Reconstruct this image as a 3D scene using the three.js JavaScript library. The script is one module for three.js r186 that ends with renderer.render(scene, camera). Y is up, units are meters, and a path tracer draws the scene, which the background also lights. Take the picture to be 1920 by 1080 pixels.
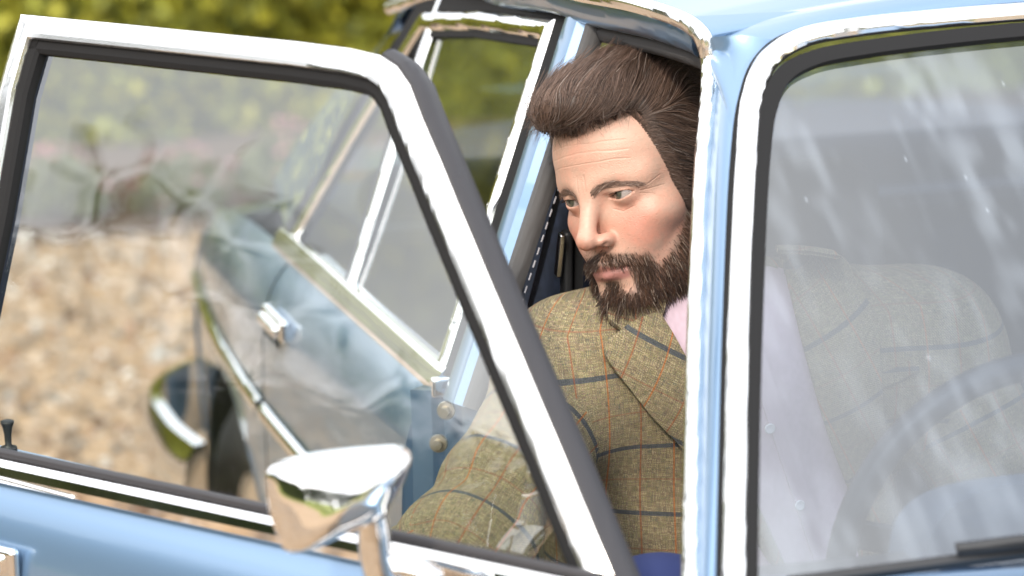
import * as THREE from 'three';
import { mergeGeometries, mergeVertices, toCreasedNormals } from 'three/addons/utils/BufferGeometryUtils.js';
import { RoundedBoxGeometry } from 'three/addons/geometries/RoundedBoxGeometry.js';
import { ImprovedNoise } from 'three/addons/math/ImprovedNoise.js';

// ---------------------------------------------------------------- camera, sky, sun, exposure
// World = the car's own axes: +z is the car's nose, -x its driver's side, y up, metres.
const scene = new THREE.Scene();
const V = (x, y, z) => new THREE.Vector3(x, y, z);
const FPX = 4533;                                             // focal length in photo pixels (1920 x 1080)
const camera = new THREE.PerspectiveCamera(2 * Math.atan(540 / FPX) * 180 / Math.PI, 16 / 9, 0.05, 400);
const EYE = V(-1.565, 1.629, 2.385);
{
  const yaw = 19 * Math.PI / 180, pitch = 14 * Math.PI / 180;
  camera.position.copy(EYE);
  camera.lookAt(EYE.clone().add(V(Math.sin(yaw) * Math.cos(pitch), -Math.sin(pitch), -Math.cos(yaw) * Math.cos(pitch))));
  camera.updateMatrixWorld(true);
}
camera.focus = 2.40;
camera.userData.fStop = 3.2;

const SUN_DIR = V(-0.46, 0.64, 0.62).normalize();
{
  // computed sky: hazy blue with thin streaked cloud, whiter to the horizon and round the veiled sun
  const w = 1024, h = 512, data = new Float32Array(w * h * 4), N = new ImprovedNoise();
  const clamp01 = (x) => Math.min(1, Math.max(0, x));
  const fbm = (x, y, z) => { let s = 0, a = .5, f = 1; for (let o = 0; o < 5; o++) { s += a * N.noise(x * f, y * f, z * f); a *= .5; f *= 2.1; } return s; };
  for (let j = 0; j < h; j++) for (let i = 0; i < w; i++) {
    const el = ((j + .5) / h - .5) * Math.PI, az = ((i + .5) / w - .5) * 2 * Math.PI;
    const d = V(Math.cos(el) * Math.cos(az), Math.sin(el), Math.cos(el) * Math.sin(az));
    const up = Math.max(0, d.y), q = 1 / (up + .22);
    let c = fbm(d.x * q * 1.1 + 3.1, 7.7, d.z * q * .55 - 1.3) * 1.5 + .70;
    c = Math.min(1, Math.max(0, c)); c = c * c * (3 - 2 * c);
    const st = fbm(d.x * q * 5.2 - 4, 2.2, d.z * q * .9 + 8); c = clamp01(c + .55 * st * Math.min(1, up * 2));
    const hz = Math.pow(1 - up, 2.6);
    const glow = Math.max(0, d.dot(SUN_DIR)), g = 1.7 * Math.pow(glow, 2.5) + 2.4 * Math.pow(glow, 9) + 3 * Math.pow(glow, 40);
    const k = (j * w + i) * 4;
    const blue = [.95, 1.20, 1.60], white = [3.15, 3.2, 3.26];
    for (let n = 0; n < 3; n++) {
      let v = blue[n] * (1 - hz) + white[n] * .95 * hz;
      v = v * (1 - c * .8) + white[n] * 1.12 * c * .8;
      data[k + n] = v + g * [1.05, 1, .93][n];
    }
    data[k + 3] = 1;
  }
  const sky = new THREE.DataTexture(data, w, h, THREE.RGBAFormat, THREE.FloatType);
  sky.mapping = THREE.EquirectangularReflectionMapping; sky.magFilter = THREE.LinearFilter; sky.needsUpdate = true;
  scene.background = sky; scene.environment = sky;
}
const sun = new THREE.DirectionalLight(0xfff1de, 3.1);
sun.position.copy(SUN_DIR).multiplyScalar(20); sun.target.position.set(0, 0, 0);
sun.castShadow = true; sun.shadow.radius = 7; sun.shadow.mapSize.set(2048, 2048);
Object.assign(sun.shadow.camera, { left: -12, right: 12, top: 12, bottom: -12, near: 1, far: 60 });
scene.add(sun, sun.target);
const renderer = new THREE.WebGLRenderer({ antialias: true });
renderer.toneMapping = THREE.LinearToneMapping;
renderer.toneMappingExposure = .67;
renderer.shadowMap.enabled = true;

// ---------------------------------------------------------------- helpers
function rng(seed) { let s = seed >>> 0; return () => { s = (s + 0x6D2B79F5) >>> 0; let t = s; t = Math.imul(t ^ (t >>> 15), t | 1); t ^= t + Math.imul(t ^ (t >>> 7), t | 61); return ((t ^ (t >>> 14)) >>> 0) / 4294967296; }; }
const noise = new ImprovedNoise();
const lerp = (a, b, t) => a + (b - a) * t, clamp = (x, a = 0, b = 1) => Math.min(b, Math.max(a, x));
const smooth = (a, b, x) => { const t = clamp((x - a) / (b - a)); return t * t * (3 - 2 * t); };
function curve(keys) {                                        // smooth 1-D curve through [[x, y], ...]
  return (x) => {
    const n = keys.length; if (x <= keys[0][0]) return keys[0][1]; if (x >= keys[n - 1][0]) return keys[n - 1][1];
    let i = 0; while (x > keys[i + 1][0]) i++;
    const m = (k) => k <= 0 || k >= n - 1 ? (k <= 0 ? (keys[1][1] - keys[0][1]) / (keys[1][0] - keys[0][0]) : (keys[n - 1][1] - keys[n - 2][1]) / (keys[n - 1][0] - keys[n - 2][0])) : (keys[k + 1][1] - keys[k - 1][1]) / (keys[k + 1][0] - keys[k - 1][0]);
    const dx = keys[i + 1][0] - keys[i][0], t = (x - keys[i][0]) / dx, t2 = t * t, t3 = t2 * t;
    return (2 * t3 - 3 * t2 + 1) * keys[i][1] + (t3 - 2 * t2 + t) * dx * m(i) + (-2 * t3 + 3 * t2) * keys[i + 1][1] + (t3 - t2) * dx * m(i + 1);
  };
}
const CAM_R = V(1, 0, 0).applyQuaternion(camera.quaternion), CAM_U = V(0, 1, 0).applyQuaternion(camera.quaternion), CAM_D = V(0, 0, -1).applyQuaternion(camera.quaternion);
const ray = (px, py) => CAM_D.clone().addScaledVector(CAM_R, (px - 960) / FPX).addScaledVector(CAM_U, -(py - 540) / FPX);
const at = (px, py, depth) => EYE.clone().addScaledVector(ray(px, py), depth);
function hit(px, py, f, lo = 1.2, hi = 6) {                   // where a photo pixel's ray meets the surface f(P) = 0
  const r = ray(px, py), g = (t) => f(EYE.clone().addScaledVector(r, t)); let a = lo, ga = g(a);
  for (let t = lo; t <= hi; t += .02) { const gt = g(t); if (ga * gt <= 0 && t > lo) { let l = a, h2 = t; for (let k = 0; k < 40; k++) { const m = (l + h2) / 2; if (g(l) * g(m) <= 0) h2 = m; else l = m; } return EYE.clone().addScaledVector(r, (l + h2) / 2); } a = t; ga = gt; }
  return EYE.clone().addScaledVector(r, 2.4);
}
function grid(nu, nv, f, uvf) {                               // surface f(u, v) -> Vector3, u and v 0..1
  const p = [], uv = [], ix = [];
  for (let j = 0; j <= nv; j++) for (let i = 0; i <= nu; i++) { const q = f(i / nu, j / nv); p.push(q.x, q.y, q.z); const t = uvf ? uvf(i / nu, j / nv, q) : [i / nu, j / nv]; uv.push(t[0], t[1]); }
  for (let j = 0; j < nv; j++) for (let i = 0; i < nu; i++) { const a = j * (nu + 1) + i, b = a + 1, c = a + nu + 1, d = c + 1; ix.push(a, b, d, a, d, c); }
  const g = new THREE.BufferGeometry(); g.setAttribute('position', new THREE.Float32BufferAttribute(p, 3)); g.setAttribute('uv', new THREE.Float32BufferAttribute(uv, 2)); g.setIndex(ix); g.computeVertexNormals(); return g;
}
function shell(nu, nv, f, back, uvf) {                        // a sheet with thickness: f(u,v) in front, f + back(u,v) behind, closed rim
  const b = (u, v) => f(u, v).add(typeof back === 'function' ? back(u, v) : back);
  const front = grid(nu, nv, f, uvf), rear = grid(nu, nv, (u, v) => b(1 - u, v), uvf ? (u, v) => uvf(1 - u, v, f(1 - u, v)) : undefined);
  const rim = (n, e) => grid(n, 1, (u, v) => { const [a, c] = e(u); return v ? f(a, c) : b(a, c); }, uvf ? (u, v) => { const [a, c] = e(u); return uvf(a, c, f(a, c)); } : undefined);
  return mergeGeometries([front, rear, rim(nu, (u) => [u, 0]), rim(nv, (u) => [1, u]), rim(nu, (u) => [1 - u, 1]), rim(nv, (u) => [0, 1 - u])].map((g) => g.toNonIndexed()));
}
function sweep(path, profile, N, closed = false, cap = true, crease = .55) {   // profile [[across, out], ...] carried along a path; N = out direction (vector or function of index)
  const n = path.length, m = profile.length, rows = [];
  for (let i = 0; i < n; i++) {
    const pr = path[closed ? (i + n - 1) % n : Math.max(0, i - 1)], nx = path[closed ? (i + 1) % n : Math.min(n - 1, i + 1)], p = path[i];
    const a = p.clone().sub(pr), b = nx.clone().sub(p); if (a.lengthSq() < 1e-12) a.copy(b); if (b.lengthSq() < 1e-12) b.copy(a); a.normalize(); b.normalize();
    const t = a.clone().add(b).normalize(), nn = (typeof N === 'function' ? N(i, p) : N).clone(); nn.addScaledVector(t, -nn.dot(t)).normalize();
    const side = nn.clone().cross(t).normalize(), k = 1 / Math.max(.45, t.dot(b));
    rows.push(profile.map(([x, y]) => p.clone().addScaledVector(side, x * k).addScaledVector(nn, y)));
  }
  const tri = []; const quad = (a, b, c, d) => tri.push(a, b, c, a, c, d);
  for (let i = 0; i < (closed ? n : n - 1); i++) { const r0 = rows[i], r1 = rows[(i + 1) % n]; for (let k = 0; k < m; k++) quad(r0[k], r0[(k + 1) % m], r1[(k + 1) % m], r1[k]); }
  if (cap && !closed) { for (let k = 1; k < m - 1; k++) { tri.push(rows[0][0], rows[0][k + 1], rows[0][k]); tri.push(rows[n - 1][0], rows[n - 1][k], rows[n - 1][k + 1]); } }
  const g = new THREE.BufferGeometry().setFromPoints(tri); g.setAttribute('uv', new THREE.Float32BufferAttribute(new Float32Array(tri.length * 2), 2)); g.computeVertexNormals();
  return toCreasedNormals(g, crease);
}
const half = (w, h, n = 8) => { const o = []; for (let i = 0; i <= n; i++) { const a = Math.PI * i / n; o.push([Math.cos(a) * w / 2, Math.sin(a) * h]); } return o; };   // D-shaped moulding profile
const rect = (w, h, b = 0) => [[-w / 2, b], [w / 2, b], [w / 2, b + h], [-w / 2, b + h]].reverse();
const ringProfile = (r, n = 12) => Array.from({ length: n }, (_, i) => [Math.cos(i / n * 2 * Math.PI) * r, Math.sin(i / n * 2 * Math.PI) * r]);
function spline(pts, n, closed = false) { return new THREE.CatmullRomCurve3(pts, closed, 'centripetal').getPoints(n); }
function tube(pts, r, seg = 24, rad = 10) { return new THREE.TubeGeometry(new THREE.CatmullRomCurve3(pts, false, 'centripetal'), seg, r, rad, false); }
function ellipsoid(c, r, ws = 24, hs = 16) { const g = new THREE.SphereGeometry(1, ws, hs); g.scale(r[0], r[1], r[2]); g.translate(c.x, c.y, c.z); return g; }
const rbox = (w, h, d, r = .01, s = 3) => new RoundedBoxGeometry(w, h, d, s, r);
const merge = (list) => mergeGeometries(list.map((g) => { const q = g.index ? g.toNonIndexed() : g; for (const k of Object.keys(q.attributes)) if (!['position', 'normal', 'uv'].includes(k)) q.deleteAttribute(k); return q; }));
function mesh(name, geo, mat, parent, label) {
  const m = new THREE.Mesh(Array.isArray(geo) ? merge(geo) : geo, mat); m.name = name; m.castShadow = m.receiveShadow = true; if (label) m.userData.label = label; parent.add(m); return m;
}
const taken = {};
function numbered(name) { const k = taken[name] = (taken[name] ?? -1) + 1; return k ? `${name}_${String(k).padStart(3, '0')}` : name; }
function thing(name, label, category, group) { const g = new THREE.Group(); g.name = numbered(name); g.userData = { label, category }; if (group) g.userData.group = group; scene.add(g); return g; }
function dataTex(w, h, f, srgb = true) {
  const d = new Uint8Array(w * h * 4); for (let j = 0; j < h; j++) for (let i = 0; i < w; i++) { const c = f(i / w, j / h, i, j), k = (j * w + i) * 4; d[k] = clamp(c[0], 0, 255); d[k + 1] = clamp(c[1], 0, 255); d[k + 2] = clamp(c[2], 0, 255); d[k + 3] = 255; }
  const t = new THREE.DataTexture(d, w, h); t.wrapS = t.wrapT = THREE.RepeatWrapping; t.magFilter = THREE.LinearFilter; t.minFilter = THREE.LinearMipmapLinearFilter; t.generateMipmaps = true; if (srgb) t.colorSpace = THREE.SRGBColorSpace; t.needsUpdate = true; return t;
}
function tileNoise(n, seed) {                                  // tiling value noise with octaves: f(u, v, cells)
  const r = rng(seed), L = Array.from({ length: n * n }, () => r()), at2 = (i, j, c) => L[((j % c + c) % c) * 131 % n * n + ((i % c + c) % c) * 57 % n];
  return (u, v, c) => { const x = u * c, y = v * c, i = Math.floor(x), j = Math.floor(y), a = smooth(0, 1, x - i), b = smooth(0, 1, y - j); return lerp(lerp(at2(i, j, c), at2(i + 1, j, c), a), lerp(at2(i, j + 1, c), at2(i + 1, j + 1, c), a), b); };
}
const std = (o) => new THREE.MeshStandardMaterial(o), phys = (o) => new THREE.MeshPhysicalMaterial(o), rgb = (r, g, b) => new THREE.Color().setRGB(r, g, b);

// ---------------------------------------------------------------- the setting: drive, lawn, hedge, shrubs, trees
const tn = tileNoise(67, 5);
{
  const lawnTex = dataTex(512, 512, (u, v) => { const n = .5 * tn(u, v, 12) + .3 * tn(u, v, 64) + .2 * tn(u, v, 200); return [96 + 60 * n, 104 + 62 * n, 36 + 30 * n]; });
  lawnTex.repeat.set(80, 80);
  const g = new THREE.PlaneGeometry(320, 320); g.rotateX(-Math.PI / 2); g.translate(0, -.012, 0);
  const m = mesh('lawn_ground', g, std({ map: lawnTex, roughness: 1 }), scene); m.userData.kind = 'structure'; m.castShadow = false;
}
{
  // the gravel drive: an uneven-edged sheet with stones strewn over the part the photograph sees
  const gravTex = dataTex(1024, 1024, (u, v) => {
    const b = tn(u + .31, v + .17, 53), c = tn(u, v, 5), e = tn(u + .5, v, 113), f = tn(u + .2, v + .7, 240), n = .34 * b + .40 * e + .26 * f, k = 74 + 118 * n + 10 * (c - .5), w = (tn(u, v + .4, 90) - .5) * 30;
    return [k + 28 + w * .5, k + 3, k - 25 - w * .8];
  });
  gravTex.repeat.set(.8, .8);
  const edge = (a) => { const c = Math.cos(a), s = Math.sin(a), k = 1 / Math.max(Math.abs(c) / 10.5, Math.abs(s) / 8.6); return V(c * k, 0, s * k + 3.7); };
  const p = [], uv = [], ix = [], n = 160; p.push(0, 0, 3); uv.push(0, 3);
  for (let i = 0; i < n; i++) { const q = edge(i / n * 2 * Math.PI), w = .12 * noise.noise(q.x * .9, q.z * .9, 3); q.x *= 1 + w * .08; q.z += w; p.push(q.x, 0, q.z); uv.push(q.x, q.z); ix.push(0, 1 + (i + 1) % n, 1 + i); }
  const g = new THREE.BufferGeometry(); g.setAttribute('position', new THREE.Float32BufferAttribute(p, 3)); g.setAttribute('uv', new THREE.Float32BufferAttribute(uv, 2)); g.setIndex(ix); g.computeVertexNormals();
  const drive = mesh('gravel_drive', g, std({ map: gravTex, bumpMap: gravTex, bumpScale: .01, roughness: .95 }), scene); drive.userData.kind = 'structure'; drive.castShadow = false;
  const r = rng(11), N = 42000, stone = new THREE.IcosahedronGeometry(1, 0), im = new THREE.InstancedMesh(stone, std({ roughness: .85 }), N), M = new THREE.Matrix4(), Q = new THREE.Quaternion(), E = new THREE.Euler(), C = new THREE.Color();
  for (let i = 0; i < N; i++) {
    const s = .008 + .017 * r() * r(), x = -6.2 + 7.8 * r(), z = -4.85 + 8.4 * r();
    M.compose(V(x, s * .35, z), Q.setFromEuler(E.set(r() * 6, r() * 6, r() * 6)), V(s * (1 + .5 * r()), s * (.6 + .3 * r()), s)); im.setMatrixAt(i, M);
    const b = .35 + 1.15 * r(), t = r(); im.setColorAt(i, t < .16 ? C.setRGB(.46 * b, .43 * b, .39 * b) : t < .3 ? C.setRGB(.27 * b, .17 * b, .11 * b) : C.setRGB(.37 * b, .295 * b, .225 * b));
  }
  im.name = 'gravel_stones'; im.castShadow = im.receiveShadow = true; im.userData = { kind: 'stuff', label: 'loose tan gravel stones strewn over the drive', category: 'gravel' }; scene.add(im);
}
const leafGeo = (() => {                                       // a leaf of four faces, folded along its rib
  const g = new THREE.BufferGeometry(); g.setAttribute('position', new THREE.Float32BufferAttribute([0, 0, 0, .32, .38, .07, 0, 1, .02, -.32, .38, .07, 0, .5, -.03], 3));
  g.setIndex([0, 1, 4, 1, 2, 4, 2, 3, 4, 3, 0, 4]); g.computeVertexNormals(); return g;
})();
const leafMat = (r, g, b) => std({ color: rgb(r, g, b), roughness: .6, side: THREE.DoubleSide });
{
  const hedge = thing('hedge', 'dense yellow green clipped hedge running along the far edge of the gravel', 'hedge');
  const r = rng(21), wob = (x, y) => .28 * noise.noise(x * .8, y * 1.1, 1.7) + .12 * noise.noise(x * 2.6, y * 2.6, 4);
  mesh('hedge_core', merge([grid(90, 12, (u, v) => { const x = -11 + 20 * u, y = 2.2 * v; return V(x, y, -6.35 + wob(x, y) - .35 * v); }), grid(90, 4, (u, v) => { const x = -11 + 20 * u; return V(x, 2.2 + .05 * noise.noise(x, 3, v), -6.7 + wob(x, 2.2) - 1.1 * v); })]), std({ color: rgb(.15, .16, .02), roughness: 1, side: THREE.DoubleSide }), hedge);
  const N = 52000, im = new THREE.InstancedMesh(leafGeo, leafMat(1, 1, 1), N), M = new THREE.Matrix4(), Q = new THREE.Quaternion(), E = new THREE.Euler(), C = new THREE.Color();
  for (let i = 0; i < N; i++) {
    const near = i < 30000, x = near ? -4.5 + 7 * r() : -11 + 20 * r(), y = near ? 1.5 * r() : 2.25 * r(), s = .045 + .04 * r(), dep = r();
    M.compose(V(x, y, -6.28 + wob(x, y) - .35 * y / 2.2 + .16 * dep - .05), Q.setFromEuler(E.set(-.6 + 1.6 * r(), r() * 6.3, r() * 6.3)), V(s, s, s)); im.setMatrixAt(i, M);
    const b = .55 + .9 * r(), t = r(); im.setColorAt(i, t < .3 ? C.setRGB(.36 * b, .34 * b, .03 * b) : t < .86 ? C.setRGB(.22 * b, .23 * b, .026 * b) : C.setRGB(.07 * b, .09 * b, .016 * b));
  }
  im.name = 'hedge_leaves'; im.userData.kind = 'stuff'; im.castShadow = im.receiveShadow = true; hedge.add(im);
}
{
  const hedge = thing('added_hedge', 'added dark green hedge blocking bright sky below the tree crowns from the glass', 'hedge'), r = rng(61), wob = (z, y) => .3 * noise.noise(z * .7, y, 5.5);  // added out of view so reflections lose the bright sky between the trunks
  mesh('hedge_core', grid(60, 10, (u, v) => { const z = 22 - 38 * u, y = 2.9 * v; return V(-15.6 + wob(z, y) - .3 * v, y, z); }), std({ color: rgb(.075, .09, .024), roughness: 1, side: THREE.DoubleSide }), hedge);
  const N = 16000, im = new THREE.InstancedMesh(leafGeo, leafMat(1, 1, 1), N), M = new THREE.Matrix4(), Q = new THREE.Quaternion(), E = new THREE.Euler(), C = new THREE.Color();
  for (let i = 0; i < N; i++) { const z = -16 + 38 * r(), y = 3 * r(), s = .12 + .1 * r(); M.compose(V(-15.55 + wob(z, y) - .3 * y / 2.9 + .2 * r(), y, z), Q.setFromEuler(E.set(r() * 2, r() * 6, r() * 6)), V(s, s, s)); im.setMatrixAt(i, M); const b = .6 + .8 * r(); im.setColorAt(i, C.setRGB(.075 * b, .09 * b, .024 * b)); }
  im.name = 'hedge_leaves'; im.userData.kind = 'stuff'; im.castShadow = im.receiveShadow = true; hedge.add(im);
}
{
  // flowering shrubs in the bed in front of the hedge
  const leafM = [leafMat(.10, .115, .035), leafMat(.16, .17, .06)], pink = std({ color: rgb(.62, .30, .34), roughness: .8, side: THREE.DoubleSide }), white = std({ color: rgb(.72, .68, .66), roughness: .8, side: THREE.DoubleSide }), bark = std({ color: rgb(.09, .06, .04), roughness: .9 });
  const variant = (seed, pale) => {
    const r = rng(seed), leaves = [[], []], fl = [], st = [];
    for (let k = 0; k < 9; k++) { const a = k / 9 * 6.28 + r(), t = V(Math.cos(a) * .22 * (.5 + r()), .26 + .16 * r(), Math.sin(a) * .2 * (.5 + r())); st.push(tube([V(Math.cos(a) * .02, 0, Math.sin(a) * .02), t.clone().multiplyScalar(.5).add(V(0, .04, 0)), t], .006, 5, 5)); }
    for (let i = 0; i < 1100; i++) {
      const a = r() * 6.28, e = Math.acos(1 - r() * 1.05), R = .30 * (.55 + .45 * Math.cbrt(r())) * (1 + .35 * noise.noise(Math.cos(a) * 2 + seed, e * 2, Math.sin(a) * 2)), g = leafGeo.clone(), s = .035 + .035 * r();
      g.scale(s, s, s); g.rotateX(r() * 2.4 - .6); g.rotateY(r() * 6.28); g.translate(Math.cos(a) * Math.sin(e) * R, .10 + Math.cos(e) * R * .95, Math.sin(a) * Math.sin(e) * R); leaves[r() < .6 ? 0 : 1].push(g.toNonIndexed());
    }
    for (let i = 0; i < 16; i++) {
      const a = r() * 6.28, e = .15 + 1.35 * r(), R = .31 + .05 * r(), c = V(Math.cos(a) * Math.sin(e) * R, .12 + Math.cos(e) * R, Math.sin(a) * Math.sin(e) * R);
      for (let k = 0; k < 9; k++) { const g = leafGeo.clone(), s = .028 + .012 * r(); g.scale(s * 1.5, s, s); g.rotateX(.5 + .7 * r()); g.rotateY(k / 9 * 6.28 + r()); g.translate(c.x, c.y + .01 * r(), c.z); fl.push(g.toNonIndexed()); }
    }
    return (o) => { mesh('stems', merge(st), bark, o); mesh('foliage', merge(leaves[0]), leafM[0], o).userData.kind = 'stuff'; mesh('young_foliage', merge(leaves[1]), leafM[1], o).userData.kind = 'stuff'; mesh('blossom', merge(fl), pale ? white : pink, o).userData.kind = 'stuff'; };
  };
  const A = variant(3, false), B = variant(8, false), W = variant(14, true);
  [[-1.45, -4.95, .78, 0, A], [-1.12, -5.1, .9, 1.9, B], [-.80, -4.92, .66, 3.3, W], [-.50, -5.05, .85, .7, A], [-.12, -5.0, .8, 2.4, B], [.25, -5.12, .9, 4.4, A], [-1.85, -5.08, .82, 5.2, B], [-2.3, -4.98, .8, 1.1, A], [.65, -5.0, .85, 3.9, B]].forEach(([x, z, s, a, make]) => {
    const o = thing('flowering_shrub', make === W ? 'low shrub with pale white blossom between the pink flowering shrubs' : 'low leafy shrub with pink blossoms in the bed before the hedge', 'shrub', make === W ? undefined : 'pink flowering shrubs'); make(o); o.position.set(x, 0, z); o.rotation.y = a; o.scale.setScalar(s * .6);
  });
  const bed = mesh('flower_bed', grid(60, 6, (u, v) => { const x = -10.5 + 19 * u; return V(x, .004 + .05 * Math.sin(Math.PI * v) + .02 * noise.noise(x * 4, v * 4, 2), -4.72 + .1 * noise.noise(x, 9, 0) - 1.7 * v); }), std({ color: rgb(.085, .055, .035), roughness: 1 }), scene); bed.userData.kind = 'structure';
}
{
  // trees round the drive, on the driver's side and ahead of the car: mirrored in the door glass and the chrome
  const bark = std({ color: rgb(.08, .06, .045), roughness: .95 }), mats = [leafMat(.055, .075, .02), leafMat(.085, .095, .026), leafMat(.045, .06, .022)];
  const variant = (seed, H, W) => {
    const r = rng(seed), wood = [tube([V(0, -.1, 0), V(.1, H * .25, .05), V(-.05, H * .5, -.05), V(.05, H * .85, 0)], .16, 10, 7)];
    const blobs = Array.from({ length: 15 }, (_, i) => { const a = i * 2.4 + r(), y = H * (.22 + .7 * (i / 14)), R = W * (.35 + .65 * Math.sin(Math.PI * Math.min(1, .22 + .8 * i / 15))) * (.45 + .35 * r()); return [V(Math.cos(a) * R, y, Math.sin(a) * R), W * (.34 + .2 * r())]; });
    for (const [c] of blobs) wood.push(tube([V(0, c.y * .55, 0), c.clone().multiplyScalar(.6).setY(c.y * .8), c], .022, 5, 5));
    const LP = [[0, 0, 0], [.32, .38, .07], [0, 1, .02], [-.32, .38, .07], [0, .5, -.03]], LI = [0, 1, 4, 1, 2, 4, 2, 3, 4, 3, 0, 4], pos = new Float32Array(9500 * 36), e = new THREE.Euler(), q = new THREE.Quaternion(), v = V(0, 0, 0);
    for (let i = 0, o = 0; i < 9500; i++) { const [c, R] = blobs[Math.floor(r() * blobs.length)], d = V(r() - .5, r() - .5, r() - .5).normalize().multiplyScalar(R * (.35 + .7 * r())), s = .12 + .10 * r(); q.setFromEuler(e.set(r() * 6, r() * 6, 0)); for (const k of LI) { v.fromArray(LP[k]).multiplyScalar(s).applyQuaternion(q); pos[o++] = v.x + c.x + d.x; pos[o++] = v.y + c.y + d.y * .8; pos[o++] = v.z + c.z + d.z; } }
    const lg = new THREE.BufferGeometry(); lg.setAttribute('position', new THREE.BufferAttribute(pos, 3)); lg.computeVertexNormals();
    return [merge(wood), lg];
  };
  const vs = [variant(31, 6.3, 2.7), variant(47, 5.8, 3.0), variant(59, 6.6, 2.8)], r = rng(77);
  const spots = []; for (let i = 0; i < 13; i++) spots.push([-17.2 - 1.2 * r(), -12 + 2.3 * i + .8 * r(), i]); for (let i = 0; i < 10; i++) spots.push([-20.5 - r(), -11 + 2.9 * i + r(), i + 1]); for (let i = 0; i < 9; i++) spots.push([-14.5 + 3.6 * i + r(), 21.5 + 2 * r(), i + 1]);
  for (const [x, z, i] of spots) { const o = thing('broadleaf_tree', 'tall broadleaf tree in the row beyond the lawn and drive', 'tree', 'trees ringing the drive'), [w, l] = vs[i % 3]; mesh('trunk', w, bark, o); mesh('crown', l, mats[i % 3], o).userData.kind = 'stuff'; o.position.set(x, 0, z); o.rotation.y = r() * 6; o.scale.setScalar(.97 + .12 * r()); }
}

// ---------------------------------------------------------------- the car
const flake = dataTex(256, 256, (u, v, i, j) => { const k = 128 + 40 * (tn(u, v, 256) - .5); return [k, k, k]; }, false);
const paint = phys({ color: rgb(.17, .275, .42), metalness: .55, roughness: .32, clearcoat: 1, clearcoatRoughness: .03 });
const smudge = dataTex(512, 512, (u, v) => { const n = .6 * tn(u, v, 9) + .4 * tn(u, v, 40); const k = 20 + 90 * n * n; return [k, k, k]; }, false);
const chrome = std({ color: rgb(.93, .92, .91), metalness: 1, roughness: .06 });
const chromeWorn = std({ color: rgb(.90, .89, .88), metalness: 1, roughness: .22 });
const rubber = phys({ color: rgb(.014, .014, .015), roughness: .85, specularIntensity: .5 });
const strip = std({ color: rgb(.034, .032, .036), roughness: .5 });
const pane = phys({ color: rgb(.93, .97, .95), roughness: 0, transmission: 1, thickness: 0, ior: 2.33 });
const paneScreen = phys({ color: rgb(.50, .57, .66), roughness: 0, transmission: 1, thickness: 0, ior: 2.2 });  // bluish tint gives the film its painted sky veil
const filmSheenTex = dataTex(1024, 512, (u, v) => {              // wiper smears and dust on the windscreen, doubling as painted streaks of sky reflection
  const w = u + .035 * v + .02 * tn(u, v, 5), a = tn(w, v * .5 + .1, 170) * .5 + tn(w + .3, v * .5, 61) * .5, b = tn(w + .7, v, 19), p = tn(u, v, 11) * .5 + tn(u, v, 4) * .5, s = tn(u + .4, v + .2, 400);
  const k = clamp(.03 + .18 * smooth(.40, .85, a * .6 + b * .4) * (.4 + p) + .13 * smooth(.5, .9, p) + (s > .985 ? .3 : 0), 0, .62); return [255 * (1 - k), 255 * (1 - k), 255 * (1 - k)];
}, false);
const clothTex = dataTex(256, 256, (u, v) => { const k = 105 + 110 * (.5 * tn(u, v, 128) + .5 * tn(u, v, 60)); return [k, k, k]; });
const navy = std({ color: rgb(.020, .028, .055), roughness: .75 });
const navyCloth = std({ color: rgb(.035, .047, .095), map: clothTex, roughness: .9 });
const headlining = std({ color: rgb(.52, .38, .25), roughness: .95 });
const blackPlastic = std({ color: rgb(.02, .021, .024), roughness: .45 });
const steel = std({ color: rgb(.42, .36, .27), metalness: .9, roughness: .4 });
const car = thing('car', 'light blue saloon car with chrome trim and its driver door swung open', 'car');
const both = (name, g, mat, parent = car) => { mesh(name, g, mat, parent); mesh(name, mirrorX(g), mat, parent); };
const mirrorX = (g) => { const q = g.index ? g.toNonIndexed() : g.clone(); q.scale(-1, 1, 1); for (const k of Object.keys(q.attributes)) { const a = q.attributes[k], n = a.itemSize; for (let i = 0; i < a.count; i += 3) for (let c = 0; c < n; c++) { const t = a.array[(i + 1) * n + c]; a.array[(i + 1) * n + c] = a.array[(i + 2) * n + c]; a.array[(i + 2) * n + c] = t; } } return q; };

// half-width of the body below the belt, and how it tapers to nose and tail
const bulge = curve([[.24, -.035], [.34, -.005], [.5, .036], [.68, .046], [.78, .046], [.83, .040], [.865, .026], [.885, .010], [.895, 0]]);
const taper = (z) => z > .8 ? 1 - .06 * ((z - .8) / 1.2) ** 2 : z < -.55 ? 1 - .085 * ((-z - .55) / .9) ** 2 : 1;
const wingTop = curve([[-1.5, .785], [-1.3, .825], [-1.0, .872], [-.66, .893], [.8, .915], [1.3, .89], [1.95, .82]]);
const sideX = (y, z) => -(.822 + bulge(y + .895 - wingTop(z))) * taper(z);
const archLow = (z) => { let y = .27; for (const zc of [-1.0, 1.45]) { const d = Math.abs(z - zc); if (d < .34) y = Math.max(y, .30 + Math.sqrt(.34 * .34 - d * d)); } return y; };
const sidePanel = (z0, z1, nz, ny = 26) => grid(nz, ny, (u, v) => { const z = lerp(z0, z1, u), y = lerp(archLow(z), wingTop(z), Math.pow(v, .75)); return V(sideX(y, z), y, z); });
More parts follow.
